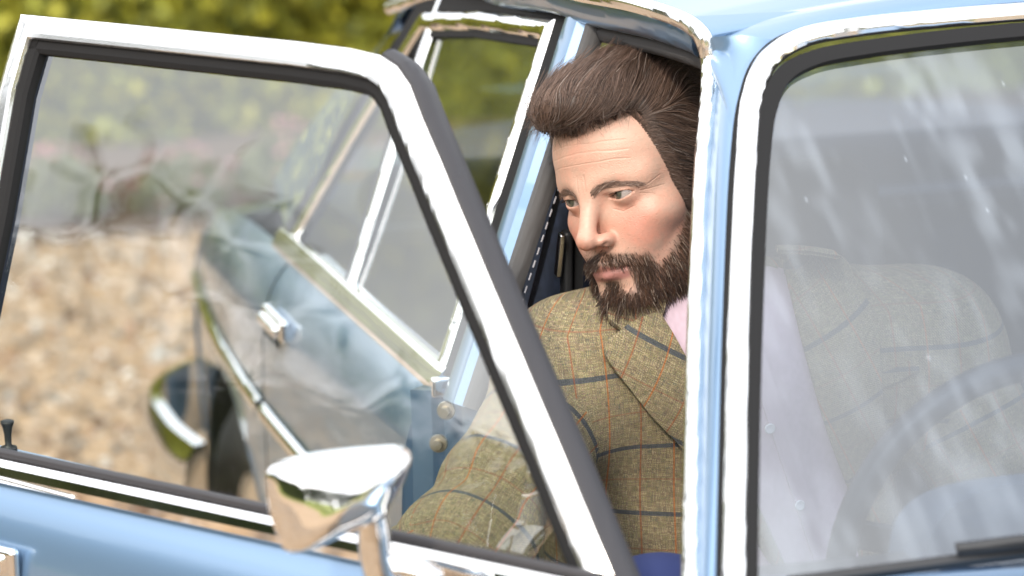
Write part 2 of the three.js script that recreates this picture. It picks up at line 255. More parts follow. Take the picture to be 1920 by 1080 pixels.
{
  const wing = sidePanel(-1.48, -.668, 60), front = sidePanel(.79, 1.95, 60), left = [mirrorX(sidePanel(-1.48, -.668, 40)), mirrorX(sidePanel(-.66, .784, 20)), mirrorX(sidePanel(.79, 1.95, 40))]; ['far_rear_wing', 'far_door', 'far_front_wing'].forEach((n, i) => mesh(n, left[i], paint, car));
  mesh('rear_wing', wing, paint, car); mesh('front_wing', front, paint, car);
  // boot, tail, bonnet, nose
  const deck = grid(30, 24, (u, v) => { const z = lerp(-1.10, -1.48, v), e = -sideX(wingTop(z), z), x = lerp(-e, e, u); return V(x, wingTop(z) + .035 * (1 - (x / e) ** 2) - .001, z); });
  const tail = grid(30, 12, (u, v) => { const y = lerp(.785, .32, v), e = -sideX(y, -1.48), x = lerp(-e, e, u); return V(x, y + .035 * (1 - (x / e) ** 2) * (1 - v), -1.48 - .03 * Math.sin(v * 3)); });
  mesh('boot', [deck, tail], paint, car);
  const hood = grid(30, 24, (u, v) => { const z = lerp(.80, 1.95, v), e = -sideX(wingTop(z), z), x = lerp(e, -e, u); return V(x, wingTop(z) + .05 * (1 - (x / e) ** 2) - .001, z); });
  const nose = grid(30, 8, (u, v) => { const y = lerp(.32, .82, v), e = -sideX(y, 1.95), x = lerp(-e, e, u); return V(x, y + .05 * (1 - (x / e) ** 2) * v, 1.95 + .03 * Math.sin(v * 3)); });
  mesh('bonnet', [hood, nose], paint, car);
  const sill = (s) => { const g = rbox(.10, .10, 1.52, .02); g.translate(s * .775, .285, .06); return g; };
  mesh('sill', sill(-1), paint, car); mesh('sill', sill(1), paint, car);
  const floor = rbox(1.5, .04, 3.2, .01); floor.translate(0, .26, .2); mesh('floor_pan', floor, navy, car);
  const bulk = new THREE.BoxGeometry(1.5, .55, .03); bulk.translate(0, .55, .80); mesh('bulkhead', bulk, navy, car);
  // chrome waist moulding and bumper
  const trimPath = (z0, z1) => Array.from({ length: 40 }, (_, i) => { const z = lerp(z0, z1, i / 39); return V(sideX(.685, z) - .002, .685, z); });
  mesh('waist_moulding', sweep(trimPath(-.675, -1.44), half(.026, .010), V(-1, 0, 0)), chrome, car);
  const bp = spline([V(-.868, .455, -1.06), V(-.885, .455, -1.20), V(-.86, .455, -1.42), V(-.72, .455, -1.56), V(0, .455, -1.62), V(.72, .455, -1.56), V(.86, .455, -1.42), V(.868, .455, -1.06)], 60);
  mesh('rear_bumper', sweep(bp, [[-.065, .0], [-.062, .018], [-.035, .032], [0, .036], [.035, .032], [.062, .018], [.065, 0]], (i, p) => V(p.x, 0, p.z + .5)), chrome, car);
  for (const [x, z] of [[-.74, -1.0], [.74, -1.0], [-.74, 1.45], [.74, 1.45]]) {
    const o = new THREE.Group(); o.name = 'wheel'; car.add(o); o.position.set(x, .30, z);
    const ty = new THREE.TorusGeometry(.235, .078, 16, 48); ty.rotateY(Math.PI / 2); ty.scale(1.1, 1, 1); mesh('tyre', ty, std({ color: rgb(.022, .022, .023), roughness: .85 }), o);
    const rim = new THREE.LatheGeometry([[0, .05], [.05, .055], [.06, .035], [.12, .03], [.165, .05], [.178, .062], [.175, -.06]].map(([a, b]) => new THREE.Vector2(a, b)), 40); rim.rotateZ(x < 0 ? Math.PI / 2 : -Math.PI / 2); mesh('rim', rim, chromeWorn, o);
  }
  const well = (x, z) => { const g = new THREE.CylinderGeometry(.36, .36, .3, 28, 1, true, 0, Math.PI); g.rotateZ(Math.PI / 2); g.rotateX(0); g.translate(x, .30, z); return g; };
  const linerMat = std({ color: rgb(.05, .05, .05), roughness: .95, side: THREE.DoubleSide }); for (const [x, z] of [[-.66, -1], [.66, -1], [-.66, 1.45], [.66, 1.45]]) mesh('wheel_arch_liner', well(x, z), linerMat, car);
}
// glasshouse: the side windows lie in a plane that leans in from the belt
const TILT = Math.tan(22 * Math.PI / 180);
const gx = (y) => -.82 + (y - .905) * TILT, G = (z, y, out = 0) => V(gx(y) - out * .927, y + out * .375, z);
const GN = V(-.927, .375, 0);
const railY = curve([[-.80, 1.195], [-.5, 1.252], [-.05, 1.302], [.30, 1.310]]);
const railX = (z) => -(.652 + .012 * smooth(.2, -.6, z) * 0) + .0 * z;
// windscreen: a bowed sheet raked back from the scuttle
const bow = (x) => .10 * (1 - (x / .8) ** 2);
const screenF = (P) => P.z - (.700 - .405 * (P.y - .925) / .39 + bow(P.x));
const screenP = (x, y, out = 0) => V(x, y + out * .72, .700 - .405 * (y - .925) / .39 + bow(x) + out * .69);
const onScreen = (px, py) => hit(px, py, screenF, 1.3, 3.2);
{
  // roof skin, with the windscreen header in front and the rear window header behind
  const front = curve([[0, 1.352], [.35, 1.344], [.52, 1.328], [.60, 1.312], [.655, 1.296]]);
  const roofF = (u, v) => { const s = lerp(-1, 1, u), zf = .292 + .085 * (1 - s * s), z = lerp(zf, -.80, v), e = .655, x = s * e, r = railY(z); const crown = lerp(.050, .095, smooth(0, .35, v)) * (1 - Math.abs(s) ** 2.6); return V(x, r + .004 + crown - .012 * smooth(.06, 0, v) - .04 * smooth(.9, 1, v), z); };
  mesh('roof', grid(60, 50, (u, v) => roofF(1 - u, v)), paint, car);
  mesh('headlining', grid(30, 24, (u, v) => roofF(.03 + .94 * u, .03 + .94 * v).add(V(0, -.035, 0))), headlining, car);
  // A-pillar: painted face between the door opening's flange and the screen surround
  const edgePx = [[1303, 1110], [1306, 900], [1313, 600], [1326, 300], [1337, 160], [1335, 108], [1318, 72]], inPx = [[1352, 1110], [1356, 900], [1364, 600], [1378, 300], [1392, 190], [1418, 118], [1462, 78]];
  const aOut = edgePx.map(([x, y], i) => { const f = i / 6, P = lerp(.685, .31, Math.min(1, (1110 - y) / 1000)); return hit(x, y, (q) => q.z - P, 1.2, 4); });
  const aIn = inPx.map(([x, y]) => onScreen(x, y));
  const co = new THREE.CatmullRomCurve3(aOut, false, 'centripetal'), ci = new THREE.CatmullRomCurve3(aIn, false, 'centripetal');
  const pil = grid(8, 50, (u, v) => { const a = co.getPoint(v), b = ci.getPoint(v), p = a.lerp(b, u); return p.addScaledVector(V(-.35, .55, .75).normalize(), .010 * Math.sin(Math.PI * u)); });
  const inner = grid(4, 50, (u, v) => { const a = co.getPoint(v), b = ci.getPoint(v); return u < .5 ? a.clone().add(V(.03 * u * 2, -.02 * u * 2, -.05 * u * 2)) : a.clone().add(V(.03, -.02, -.05)).lerp(b.clone().add(V(0, -.01, -.012)), (u - .5) * 2); });
  both('front_pillar', pil, paint, car); both('front_pillar_inner', inner, navy, car);
  // bright flange round the driver's door opening: up the pillar, round the corner, back along the roof
  const railBack = [V(-.668, 1.312, .20), V(-.668, 1.312, .08), V(-.668, 1.306, -.05), V(-.672, 1.284, -.25), V(-.676, 1.256, -.46), V(-.69, 1.215, -.66)];
  const cornerA = hit(1290, 45, (q) => q.z - .285, 1.2, 4), cornerB = hit(1215, 17, (q) => q.z - .23, 1.2, 4);
  const fl = spline([...aOut.slice(0, 6).map((p) => p.clone().add(V(-.004, 0, .002))), aOut[6].clone(), cornerA, cornerB, hit(1090, -8, (q) => q.z - .06, 1.2, 4), hit(1000, -32, (q) => q.z + .08, 1.2, 4), V(-.676, 1.268, -.42), V(-.69, 1.22, -.64)], 120);
  both('door_opening_flange', sweep(fl, half(.017, .010), (i, p) => V(-.6, lerp(.45, .85, smooth(1.26, 1.30, p.y)), .5)), chromeWorn);
  // roof side: painted cant rail between the flange and the roof skin, and the channel under it
  const cant = grid(40, 5, (u, v) => { const p = fl[Math.round(lerp(72, 119, u))].clone(), q = roofF(0, clamp((.292 - p.z) / 1.092)); return p.lerp(q, v).add(V(-.004 * Math.sin(Math.PI * v), .004 * Math.sin(Math.PI * v), 0)); });
  both('cant_rail', cant, paint, car);
  const corner = grid(12, 8, (u, v) => { const a = fl[Math.round(lerp(56, 74, u))].clone(), b = ci.getPoint(lerp(.82, 1, u)), c = roofF(lerp(0.03, .10, u) * 0 + lerp(.0, .16, u), .0); return a.lerp(u > .0 ? c : c, v); });
  both('roof_corner', corner, paint, car);
  const chan = fl.slice(70, 120).map((p) => p.clone().add(V(.016, -.016, -.004)));
  both('door_channel', sweep(chan, half(.036, .012), V(-.9, -.2, .4)), paint);
  const sealPath = chan.map((p) => p.clone().add(V(.018, -.024, -.004)));
  both('door_seal', sweep(sealPath, half(.024, .014), V(-.9, -.2, .4)), std({ color: rgb(.055, .053, .055), roughness: .9 }), car);

  // windscreen, surround and rubber
  const outPx = [[1372, 1130], [1376, 900], [1383, 600], [1397, 300], [1408, 190], [1438, 118], [1500, 78], [1600, 58], [1750, 42], [1920, 28]], glPx = [[1398, 1130], [1401, 900], [1409, 600], [1424, 300], [1437, 210], [1464, 150], [1520, 118], [1620, 98], [1760, 80], [1920, 64]];
  const loop = (list, out) => { const L = list.map(([x, y]) => onScreen(x, y)); const topY = L[L.length - 1].y; const a = [...L, V(-.15, topY + .006, 0), V(0, topY + .008, 0)].map((p) => screenP(p.x, p.y, out)); const b = a.slice(0, -1).reverse().map((p) => V(-p.x, p.y, p.z)); const sp = spline([...a, ...b], 130); const s0 = sp[0], bottom = []; for (let i = 1; i < 30; i++) { const x = lerp(-s0.x, s0.x, i / 30); bottom.push(screenP(x, s0.y - .012, out)); } return [...sp, ...bottom]; };
  const NS = V(0, .72, .69);
  mesh('windscreen_surround', sweep(loop(outPx, .004), half(.021, .009), (i, p) => V(-p.x * -.25, .72, .69), true), chromeWorn, car);
  mesh('windscreen_rubber', [sweep(loop(glPx, .001), rect(.016, .007), NS, true), sweep(loop(inPx.slice(0, 7).map(([x, y]) => [x + 2, y + 2]).concat([[1560, 55], [1740, 32], [1920, 16]]), .001), half(.012, .006), NS, true)], rubber, car);
  const gl = loop(glPx, 0), cx = V(0, 1.1, 0), ringN = gl.length;
  const ws = grid(ringN, 14, (u, v) => { const p = gl[Math.round(u * ringN) % ringN], x = p.x * v, y = lerp(1.1, p.y, v); return screenP(x, y, 0); }, (u, v, q) => [q.x * .62 + .5, q.y * .62]);
  paneScreen.transmissionMap = filmSheenTex; mesh('windscreen', ws, paneScreen, car);
  const hdL = [[1380, 270], [1392, 190], [1418, 118], [1462, 78], [1560, 55], [1740, 32], [1920, 16]].map(([x, y]) => { const p = onScreen(x, y); return screenP(p.x, p.y, .003); }); hdL.push(screenP(-.15, hdL[6].y + .005, .003), screenP(0, hdL[6].y + .007, .003));
  const hdU = [0, .004, .02, .06, .13, .25, .35, .42, .5].map((u, i) => i === 0 ? aOut[4].clone().add(V(.004, .004, -.004)) : roofF(u, .03).add(V(0, .0015, 0))), cL = new THREE.CatmullRomCurve3(hdL, false, 'centripetal'), cU = new THREE.CatmullRomCurve3(hdU, false, 'centripetal');
  const header = grid(70, 8, (u, v) => { const k = u * (hdL.length - 1) / (hdL.length - 1), p = cU.getPoint(k).lerp(cL.getPoint(k), v); return p.add(V(-.003, .005, .004).multiplyScalar(Math.sin(Math.PI * v))); });
  mesh('windscreen_header', header, paint, car); mesh('windscreen_header', mirrorX(header), paint, car);
  const scuttle = grid(30, 5, (u, v) => { const x = lerp(-.80, .80, u); return V(x, lerp(.905, .93, v) - .004, lerp(.82, .695, v) + bow(x) * 1.0); });
  mesh('scuttle', scuttle, paint, car);
  // wipers
  const wp = (x, y, o) => screenP(x, y, o);
  mesh('wiper', [sweep(spline([wp(-.76, .918, .012), wp(-.55, .930, .014), wp(-.30, .939, .012)], 20), rect(.007, .012, -.004), NS), sweep(spline([wp(-.45, .918, .03), wp(-.53, .930, .034), wp(-.62, .931, .022)], 12), half(.012, .008), NS), tube([wp(-.22, .89, .01), wp(-.34, .912, .035), wp(-.45, .919, .032)], .006, 12, 8)], blackPlastic, car);
  mesh('wiper', [sweep(spline([wp(-.10, .936, .012), wp(.10, .941, .014), wp(.36, .931, .012)], 20), rect(.010, .016, -.004), NS), tube([wp(.30, .90, .01), wp(.22, .93, .035), wp(.12, .95, .022)], .006, 12, 8)], blackPlastic, car);

  // rear pillar, rear window
  const cp = grid(16, 20, (u, v) => { const t = V(lerp(-.684, -.60, u), lerp(1.245, 1.20, u), lerp(-.555, -.80, u)), b = V(lerp(-.822, -.72, u), lerp(.894, .885, u), lerp(-.672, -1.20, u)); return b.lerp(t, v).add(V(-.012 * Math.sin(Math.PI * v), .012 * Math.sin(Math.PI * v), 0)); });
  both('rear_pillar', cp, paint, car);
  mesh('rear_window', grid(12, 8, (u, v) => V(lerp(-.70, .70, u) * lerp(1, .82, v), lerp(.895, 1.205, v), lerp(-1.18, -.81, v) - .05 * (1 - (2 * u - 1) ** 2))), pane, car);
  const shelf = new THREE.BoxGeometry(1.36, .02, .36); shelf.translate(0, .875, -.98); mesh('parcel_shelf', shelf, navy, car);

  // centre pillar: upper face, pressed lower face with hinge bolts
  const up = spline([G(.060, .895, .004), G(.040, 1.05, .004), G(.016, 1.20, .004), G(.000, 1.30, .004)], 24);
  const pp = [[-.026, -.02], [-.025, 0], [-.015, .009], [.003, .012], [.016, .008], [.024, -.002], [.026, -.02]].map(([a, b]) => [-a, b]).reverse();
  both('centre_pillar', sweep(up, pp, GN), paint);
  const sl = spline([G(.094, .90, -.004), G(.074, 1.05, -.004), G(.052, 1.20, -.004), G(.038, 1.285, -.004)], 24);
  both('pillar_seal', sweep(sl, half(.022, .016), V(-.75, .2, .6)), std({ color: rgb(.10, .098, .10), roughness: .85 }), car);
  const stitch = []; for (let k = 0; k < 26; k++) { const f = k / 25, a = G(lerp(.106, .062, f), lerp(.92, 1.24, f), -.012), b = G(lerp(.106, .062, f + .022), lerp(.92, 1.24, f + .022), -.012); stitch.push(tube([a, a.clone().lerp(b, .5), b], .0009, 3, 6)); }
  mesh('trim_stitching', stitch, std({ color: rgb(.38, .37, .40), roughness: .8 }), car);
  const low = spline([V(-.800, .905, .06), V(-.800, .84, .068), V(-.802, .70, .074), V(-.80, .5, .078), V(-.79, .33, .08)], 30);
  const lp = [[-.085, -.05], [-.085, .0], [-.06, .0], [-.052, -.012], [-.030, -.012], [-.020, .006], [.012, .010], [.028, .006], [.040, -.010], [.085, -.016], [.10, -.05]].reverse();
  mesh('pillar_lower', sweep(low, lp, V(-.72, 0, .70)), paint, car);
  for (const [px, py] of [[836, 770], [822, 832]]) {
    const p = hit(px, py, (q) => q.z - .055 + (q.x + .82) * .3, 1.2, 4), ax = V(-.45, .1, .89).normalize(), q = new THREE.Quaternion().setFromUnitVectors(V(0, 1, 0), ax);
    const w = new THREE.CylinderGeometry(.0092, .0100, .004, 20), b = new THREE.CylinderGeometry(.0055, .0060, .009, 6); b.translate(0, .006, 0); const g = merge([w, b]); g.applyQuaternion(q); g.translate(p.x, p.y, p.z); mesh('hinge_bolt', g, steel, car);
  }
  const trim = grid(6, 20, (u, v) => { const y = lerp(.35, 1.27, v), x = y > .9 ? gx(y) + .025 : -.79; return V(x + .05 * u, y, lerp(.10, .0, smooth(.9, 1.3, y)) - .10 * u); });
  both('pillar_trim', trim, std({ color: rgb(.016, .013, .03), roughness: .8, side: THREE.DoubleSide }), car);
  // seat belt hardware on the pillar trim
  const bx = hit(1062, 480, (q) => q.z - .06, 1.2, 4);
  const buckle = rbox(.010, .075, .018, .004); buckle.translate(bx.x, bx.y - .01, bx.z); const tongue = rbox(.006, .05, .010, .002); tongue.rotateX(.25); tongue.translate(bx.x - .012, bx.y + .005, bx.z + .012);
  const web = grid(2, 12, (u, v) => V(bx.x + .012 - .01 * v, bx.y + .04 - .26 * v, bx.z - .03 + .046 * u + .01 * Math.sin(v * 5)));
  mesh('seat_belt', web, std({ color: rgb(.014, .014, .016), roughness: .7, side: THREE.DoubleSide }), car); mesh('belt_buckle', buckle, blackPlastic, car); mesh('belt_tongue', tongue, chromeWorn, car);
}
// rear door, shut
{
  const door = new THREE.Group(); door.name = 'rear_door'; car.add(door);
  const zr = () => -.66;
  const f = (u, v) => { const y = lerp(.33, .893, Math.pow(v, .75)), z = lerp(zr(y), -.004, u); return V(sideX(y, z), y, z); };
  mesh('door_panel', shell(36, 30, f, (u, v) => V(.045, 0, 0)), paint, door);
  mesh('waist_moulding', sweep(Array.from({ length: 30 }, (_, i) => { const z = lerp(-.01, -.655, i / 29); return V(sideX(.685, z) - .002, .685, z); }), half(.026, .010), V(-1, 0, 0)), chrome, door);
  const corner = [[.004, .906], [-.010, 1.0], [-.03, 1.12], [-.058, 1.282], [-.30, 1.262], [-.495, 1.236], [-.60, 1.08], [-.70, .906]], path = corner.map(([z, y]) => G(z, y));
  const dense = []; for (let i = 0; i < path.length - 1; i++) for (let k = 0; k < 8; k++) dense.push(path[i].clone().lerp(path[i + 1], k / 8)); dense.push(path[path.length - 1]);
  // chrome frame lies inside the corner path; black rubber outside it
  mesh('window_frame', sweep(dense, half(.026, .009).map(([a, b]) => [a + .016, b]), GN), chrome, door);
  mesh('frame_rubber', sweep(dense, rect(.032, .012, -.008).map(([a, b]) => [a - .012, b]), GN), rubber, door);
  mesh('glass_channel', sweep(dense, rect(.008, .006, -.004).map(([a, b]) => [a + .032, b]), GN), rubber, door);
  mesh('belt_moulding', [sweep(Array.from({ length: 30 }, (_, i) => G(lerp(.016, -.72, i / 29), .903 - .008 * 0, .004)), [[-.016, -.004], [-.016, .008], [-.010, .014], [0, .012], [.006, .008], [.012, .006], [.016, 0], [.016, -.004]], V(-.58, .81, 0)), rbox(.03, .022, .012, .004).translate(-.826, .902, .016)], chrome, door);
  const dv = [G(-.452, 1.262, -.002), G(-.452, 1.2, -.002), G(-.41, .98, -.002), G(-.395, .906, -.002)];
  mesh('quarter_light_bar', sweep(spline(dv, 16), half(.018, .008), GN), chrome, door); mesh('quarter_light_rubber', sweep(spline(dv.map((p) => p.clone().add(V(0, 0, -.014))), 16), rect(.010, .006), GN), rubber, door);
  mesh('window_glass', grid(8, 8, (u, v) => { const y = lerp(.906, 1.275, v); return G(lerp(lerp(-.395, -.452, v), lerp(-.02, -.075, v), u), y, -.004 - .004 * Math.sin(Math.PI * v)); }), pane, door);
  mesh('quarter_light', grid(6, 6, (u, v) => { const y = lerp(.906, 1.245, v); return G(lerp(lerp(-.68, -.50, v), lerp(-.41, -.462, v), u), y, -.004); }), pane, door);
  // handle: chrome flap in a scooped recess
  const hc = V(sideX(.822, -.575), .822, -.575);
  const rec = ellipsoid(V(hc.x + .003, hc.y - .028, hc.z - .005), [.006, .034, .052], 24, 12), bez = rbox(.014, .030, .105, .006); bez.translate(hc.x - .006, hc.y + .006, hc.z); const flap = rbox(.016, .016, .088, .006); flap.translate(hc.x - .013, hc.y + .004, hc.z - .002);
  mesh('handle_recess', rec, std({ color: rgb(.55, .68, .80), metalness: .5, roughness: .25 }), door); mesh('door_handle', [bez, flap], chrome, door);
  const slot = rbox(.006, .010, .08, .002); slot.translate(hc.x - .012, hc.y - .012, hc.z); mesh('handle_gap', slot, rubber, door);
}
// driver's door, swung open about its hinge: local x runs forward to the hinge, z points out
const PHI = 40.2 * Math.PI / 180;
{
  const door = new THREE.Group(); door.name = 'front_door'; car.add(door);
  door.position.set(-.82, .93, .765); door.rotation.y = PHI - Math.PI / 2; door.updateMatrixWorld(true);
  const inv = door.matrixWorld.clone().invert(), lean = 20 * Math.PI / 180, WN = V(0, Math.sin(lean), Math.cos(lean));
  const local = (p) => p.clone().applyMatrix4(inv);
  const wn = WN.clone().transformDirection(door.matrixWorld), o0 = door.position.clone();
  const W = (px, py) => local(hit(px, py, (q) => q.clone().sub(o0).dot(wn), 1.2, 4));
  const T = (s, h, out = 0) => V(-s, h * Math.cos(lean) + out * Math.sin(lean), -h * Math.sin(lean) + out * Math.cos(lean));
  // skin, with the same section as the rest of the flank
  const f = (u, v) => { const y = lerp(.33, .897, Math.pow(v, .7)), s = lerp(.845, .01, u); return V(-s, y - .93 + .027 * smooth(.33, .897, y), bulge(y) - .002 - .02 * (1 - Math.sin(Math.PI * clamp(.12 + s))) * 0 + .012 * Math.sin(Math.PI * s / .84)); };
  mesh('door_panel', shell(30, 34, f, () => V(0, 0, -.03)), paint, door);
  const inn = rbox(.80, .54, .05, .02); inn.translate(-.43, -.33, -.045); mesh('inner_trim', inn, navy, door);
  mesh('waist_moulding', sweep(Array.from({ length: 20 }, (_, i) => { const s = lerp(.83, .02, i / 19); return V(-s, -.225, bulge(.69) + .011 * Math.sin(Math.PI * s / .84)); }), half(.026, .010), V(0, 0, 1)), chrome, door);
  // window frame: bright moulding, black channel inside it, grey weatherstrip outside
  const outer = [[-28, 262], [0, 168], [20, 98], [42, 27], [220, 44], [400, 62], [560, 78], [660, 91], [716, 104], [748, 125], [772, 160], [797, 226], [830, 302], [865, 388], [962, 618], [1060, 850], [1154, 1078], [1190, 1165]].map(([x, y]) => W(x, y));
  const lowRear = T(.852, 0), O = [lowRear, T(.850, .10), T(.848, .22), ...outer.slice(1)];
  const dense = []; for (let i = 0; i < O.length - 1; i++) { const n = i > 8 && i < 13 ? 3 : 6; for (let k = 0; k < n; k++) dense.push(O[i].clone().lerp(O[i + 1], k / n)); } dense.push(O[O.length - 1]);
  mesh('window_frame', sweep(dense, [[-.024, -.004], [-.0238, .0070], [-.0225, .0092], [-.019, .0100], [-.011, .0082], [-.004, .0055], [-.0006, .0030], [0, -.004]].reverse(), WN), chromeWorn, door);
  mesh('glass_channel', sweep(dense, [[-.036, -.010], [-.036, .001], [-.032, .0035], [-.024, .003], [-.024, -.010]].reverse(), WN), rubber, door);
  mesh('weatherstrip', sweep(dense.slice(57), [[0, -.026], [-.002, .000], [.002, .001], [.007, -.004], [.0095, -.012], [.009, -.026]].reverse(), WN), strip, door);
  mesh('frame_inner', sweep(dense, [[-.030, -.026], [-.030, -.010], [-.004, -.010], [-.004, -.026]].reverse(), WN), navy, door);
  const shp = new THREE.Shape(); dense.forEach((p, i) => { const h = p.y / Math.cos(lean); i ? shp.lineTo(p.x, h) : shp.moveTo(p.x, h); }); shp.closePath();
  // pane: a gently waved sheet clipped to the frame line
  const fr = dense.map((p) => [p.x, p.y / Math.cos(lean)]), topAt = (x) => { let b = 0; for (let i = 0; i < fr.length - 1; i++) { const [x0, y0] = fr[i], [x1, y1] = fr[i + 1]; if ((x0 - x) * (x1 - x) <= 0 && x0 !== x1) b = Math.max(b, y0 + (y1 - y0) * (x - x0) / (x1 - x0)); } return Math.max(.002, b - .018); };
  mesh('window_glass', grid(110, 50, (u, v) => { const x = lerp(-.838, -.10, u), h = lerp(-.012, topAt(x), v); return T(-x, h, -.006 + .00016 * noise.noise(x * 15, h * 26, 1) + .0003 * noise.noise(x * 5, h * 8, 5)); }), pane, door);
  // belt: bright capping, grey wiper seal above it
  const belt = Array.from({ length: 40 }, (_, i) => { const s = lerp(.85, .085, i / 39); return V(-s, -.012 + .004 * Math.sin(Math.PI * s / .84), .012 + .010 * Math.sin(Math.PI * s / .84)); });
  mesh('belt_moulding', sweep(belt, [[-.014, -.018], [-.012, .004], [-.006, .0095], [.002, .0105], [.009, .007], [.012, 0], [.012, -.012]], V(0, .45, .9)), chrome, door);
  mesh('belt_seal', sweep(belt.map((p) => p.clone().add(V(0, .013, -.008))), half(.010, .007), V(0, .5, .86)), strip, door);
  const pinBase = local(hit(16, 838, (q) => q.clone().sub(o0).dot(wn) + .022, 1.2, 4));
  const pin = new THREE.LatheGeometry([[.0, -.004], [.0085, -.004], [.008, 0], [.0032, .002], [.0034, .012], [.0045, .019], [.0062, .0235], [.0064, .0255], [.004, .0265], [0, .0265]].map(([a, b]) => new THREE.Vector2(a, b)), 20); pin.translate(pinBase.x, pinBase.y, pinBase.z); mesh('lock_button', pin, blackPlastic, door);
  // pull handle at the rear edge
  const hp = V(-.735, -.086, bulge(.84) + .018), hb = rbox(.13, .038, .012, .006); hb.translate(hp.x - .03, hp.y, hp.z); const hf = rbox(.105, .020, .014, .006); hf.translate(hp.x - .03, hp.y + .002, hp.z + .008);
  mesh('door_handle', [hb, hf], chrome, door);

  // wing mirror: domed chrome housing on a short foot
  const mc = at(640, 938, 1.90), face = V(-.02, .20, .98).normalize(), cr = V(0, 1, 0).cross(face).normalize(), cu = face.clone().cross(cr);
  const outl = [[-134, -20], [-132, -52], [-112, -68], [-60, -84], [0, -93], [70, -99], [122, -99], [138, -84], [130, -52], [104, 0], [84, 34], [52, 52], [0, 74], [-50, 96], [-84, 104], [-104, 92], [-120, 52], [-130, 14]].map(([x, y]) => { const P = hit(640 + x, 938 + y, (q) => q.clone().sub(mc).dot(face), 1.2, 3).sub(mc); return V(P.dot(cr), P.dot(cu), 0); });
  const oc = spline(outl, 90, true);
  const place = (x, y, z) => local(mc.clone().addScaledVector(cr, x).addScaledVector(cu, y).addScaledVector(face, z));
  const dome = grid(90, 18, (u, v) => { const p = oc[Math.round(u * 90) % 90], k = 1 - v, q = Math.pow(1 - Math.pow(k, 2.15), .52); return place(p.x * k * (1 - .0 * v) + .006 * v, p.y * k + .004 * v, .034 * q - .012); });
  const rimG = grid(90, 3, (u, v) => { const p = oc[Math.round(u * 90) % 90], k = lerp(.955, 1, Math.sin(v * Math.PI / 2)); return place(p.x * k, p.y * k, lerp(-.026, -.012, v)); });
  const cut = new THREE.BufferGeometry().setFromPoints([...Array(90).keys()].flatMap((i) => { const a = oc[i], b = oc[(i + 1) % 90]; return [place(0, 0, -.024), place(b.x * .955, b.y * .955, -.025), place(a.x * .955, a.y * .955, -.025)]; })); cut.computeVertexNormals();
  const stemTop = place(.024, -.012, -.005), footP = local(at(735, 1046, 1.965)), mid = local(at(700, 1000, 1.93));
  const stem = new THREE.TubeGeometry(new THREE.CatmullRomCurve3([stemTop, mid, local(at(706, 1050, 1.94)), local(at(722, 1100, 1.955))]), 24, .0135, 14);
  const foot = ellipsoid(V(0, 0, 0), [.036, .010, .016], 28, 14); foot.rotateZ(-.05); foot.translate(footP.x + .012, footP.y - .004, footP.z);
  mesh('mirror_housing', [dome, rimG], chrome, door); cut.setAttribute('uv', new THREE.Float32BufferAttribute(new Float32Array(540), 2)); mesh('mirror_glass', cut, std({ color: rgb(.85, .87, .88), metalness: 1, roughness: .02 }), door);
  mesh('mirror_arm', [stem, foot], chrome, door);
}
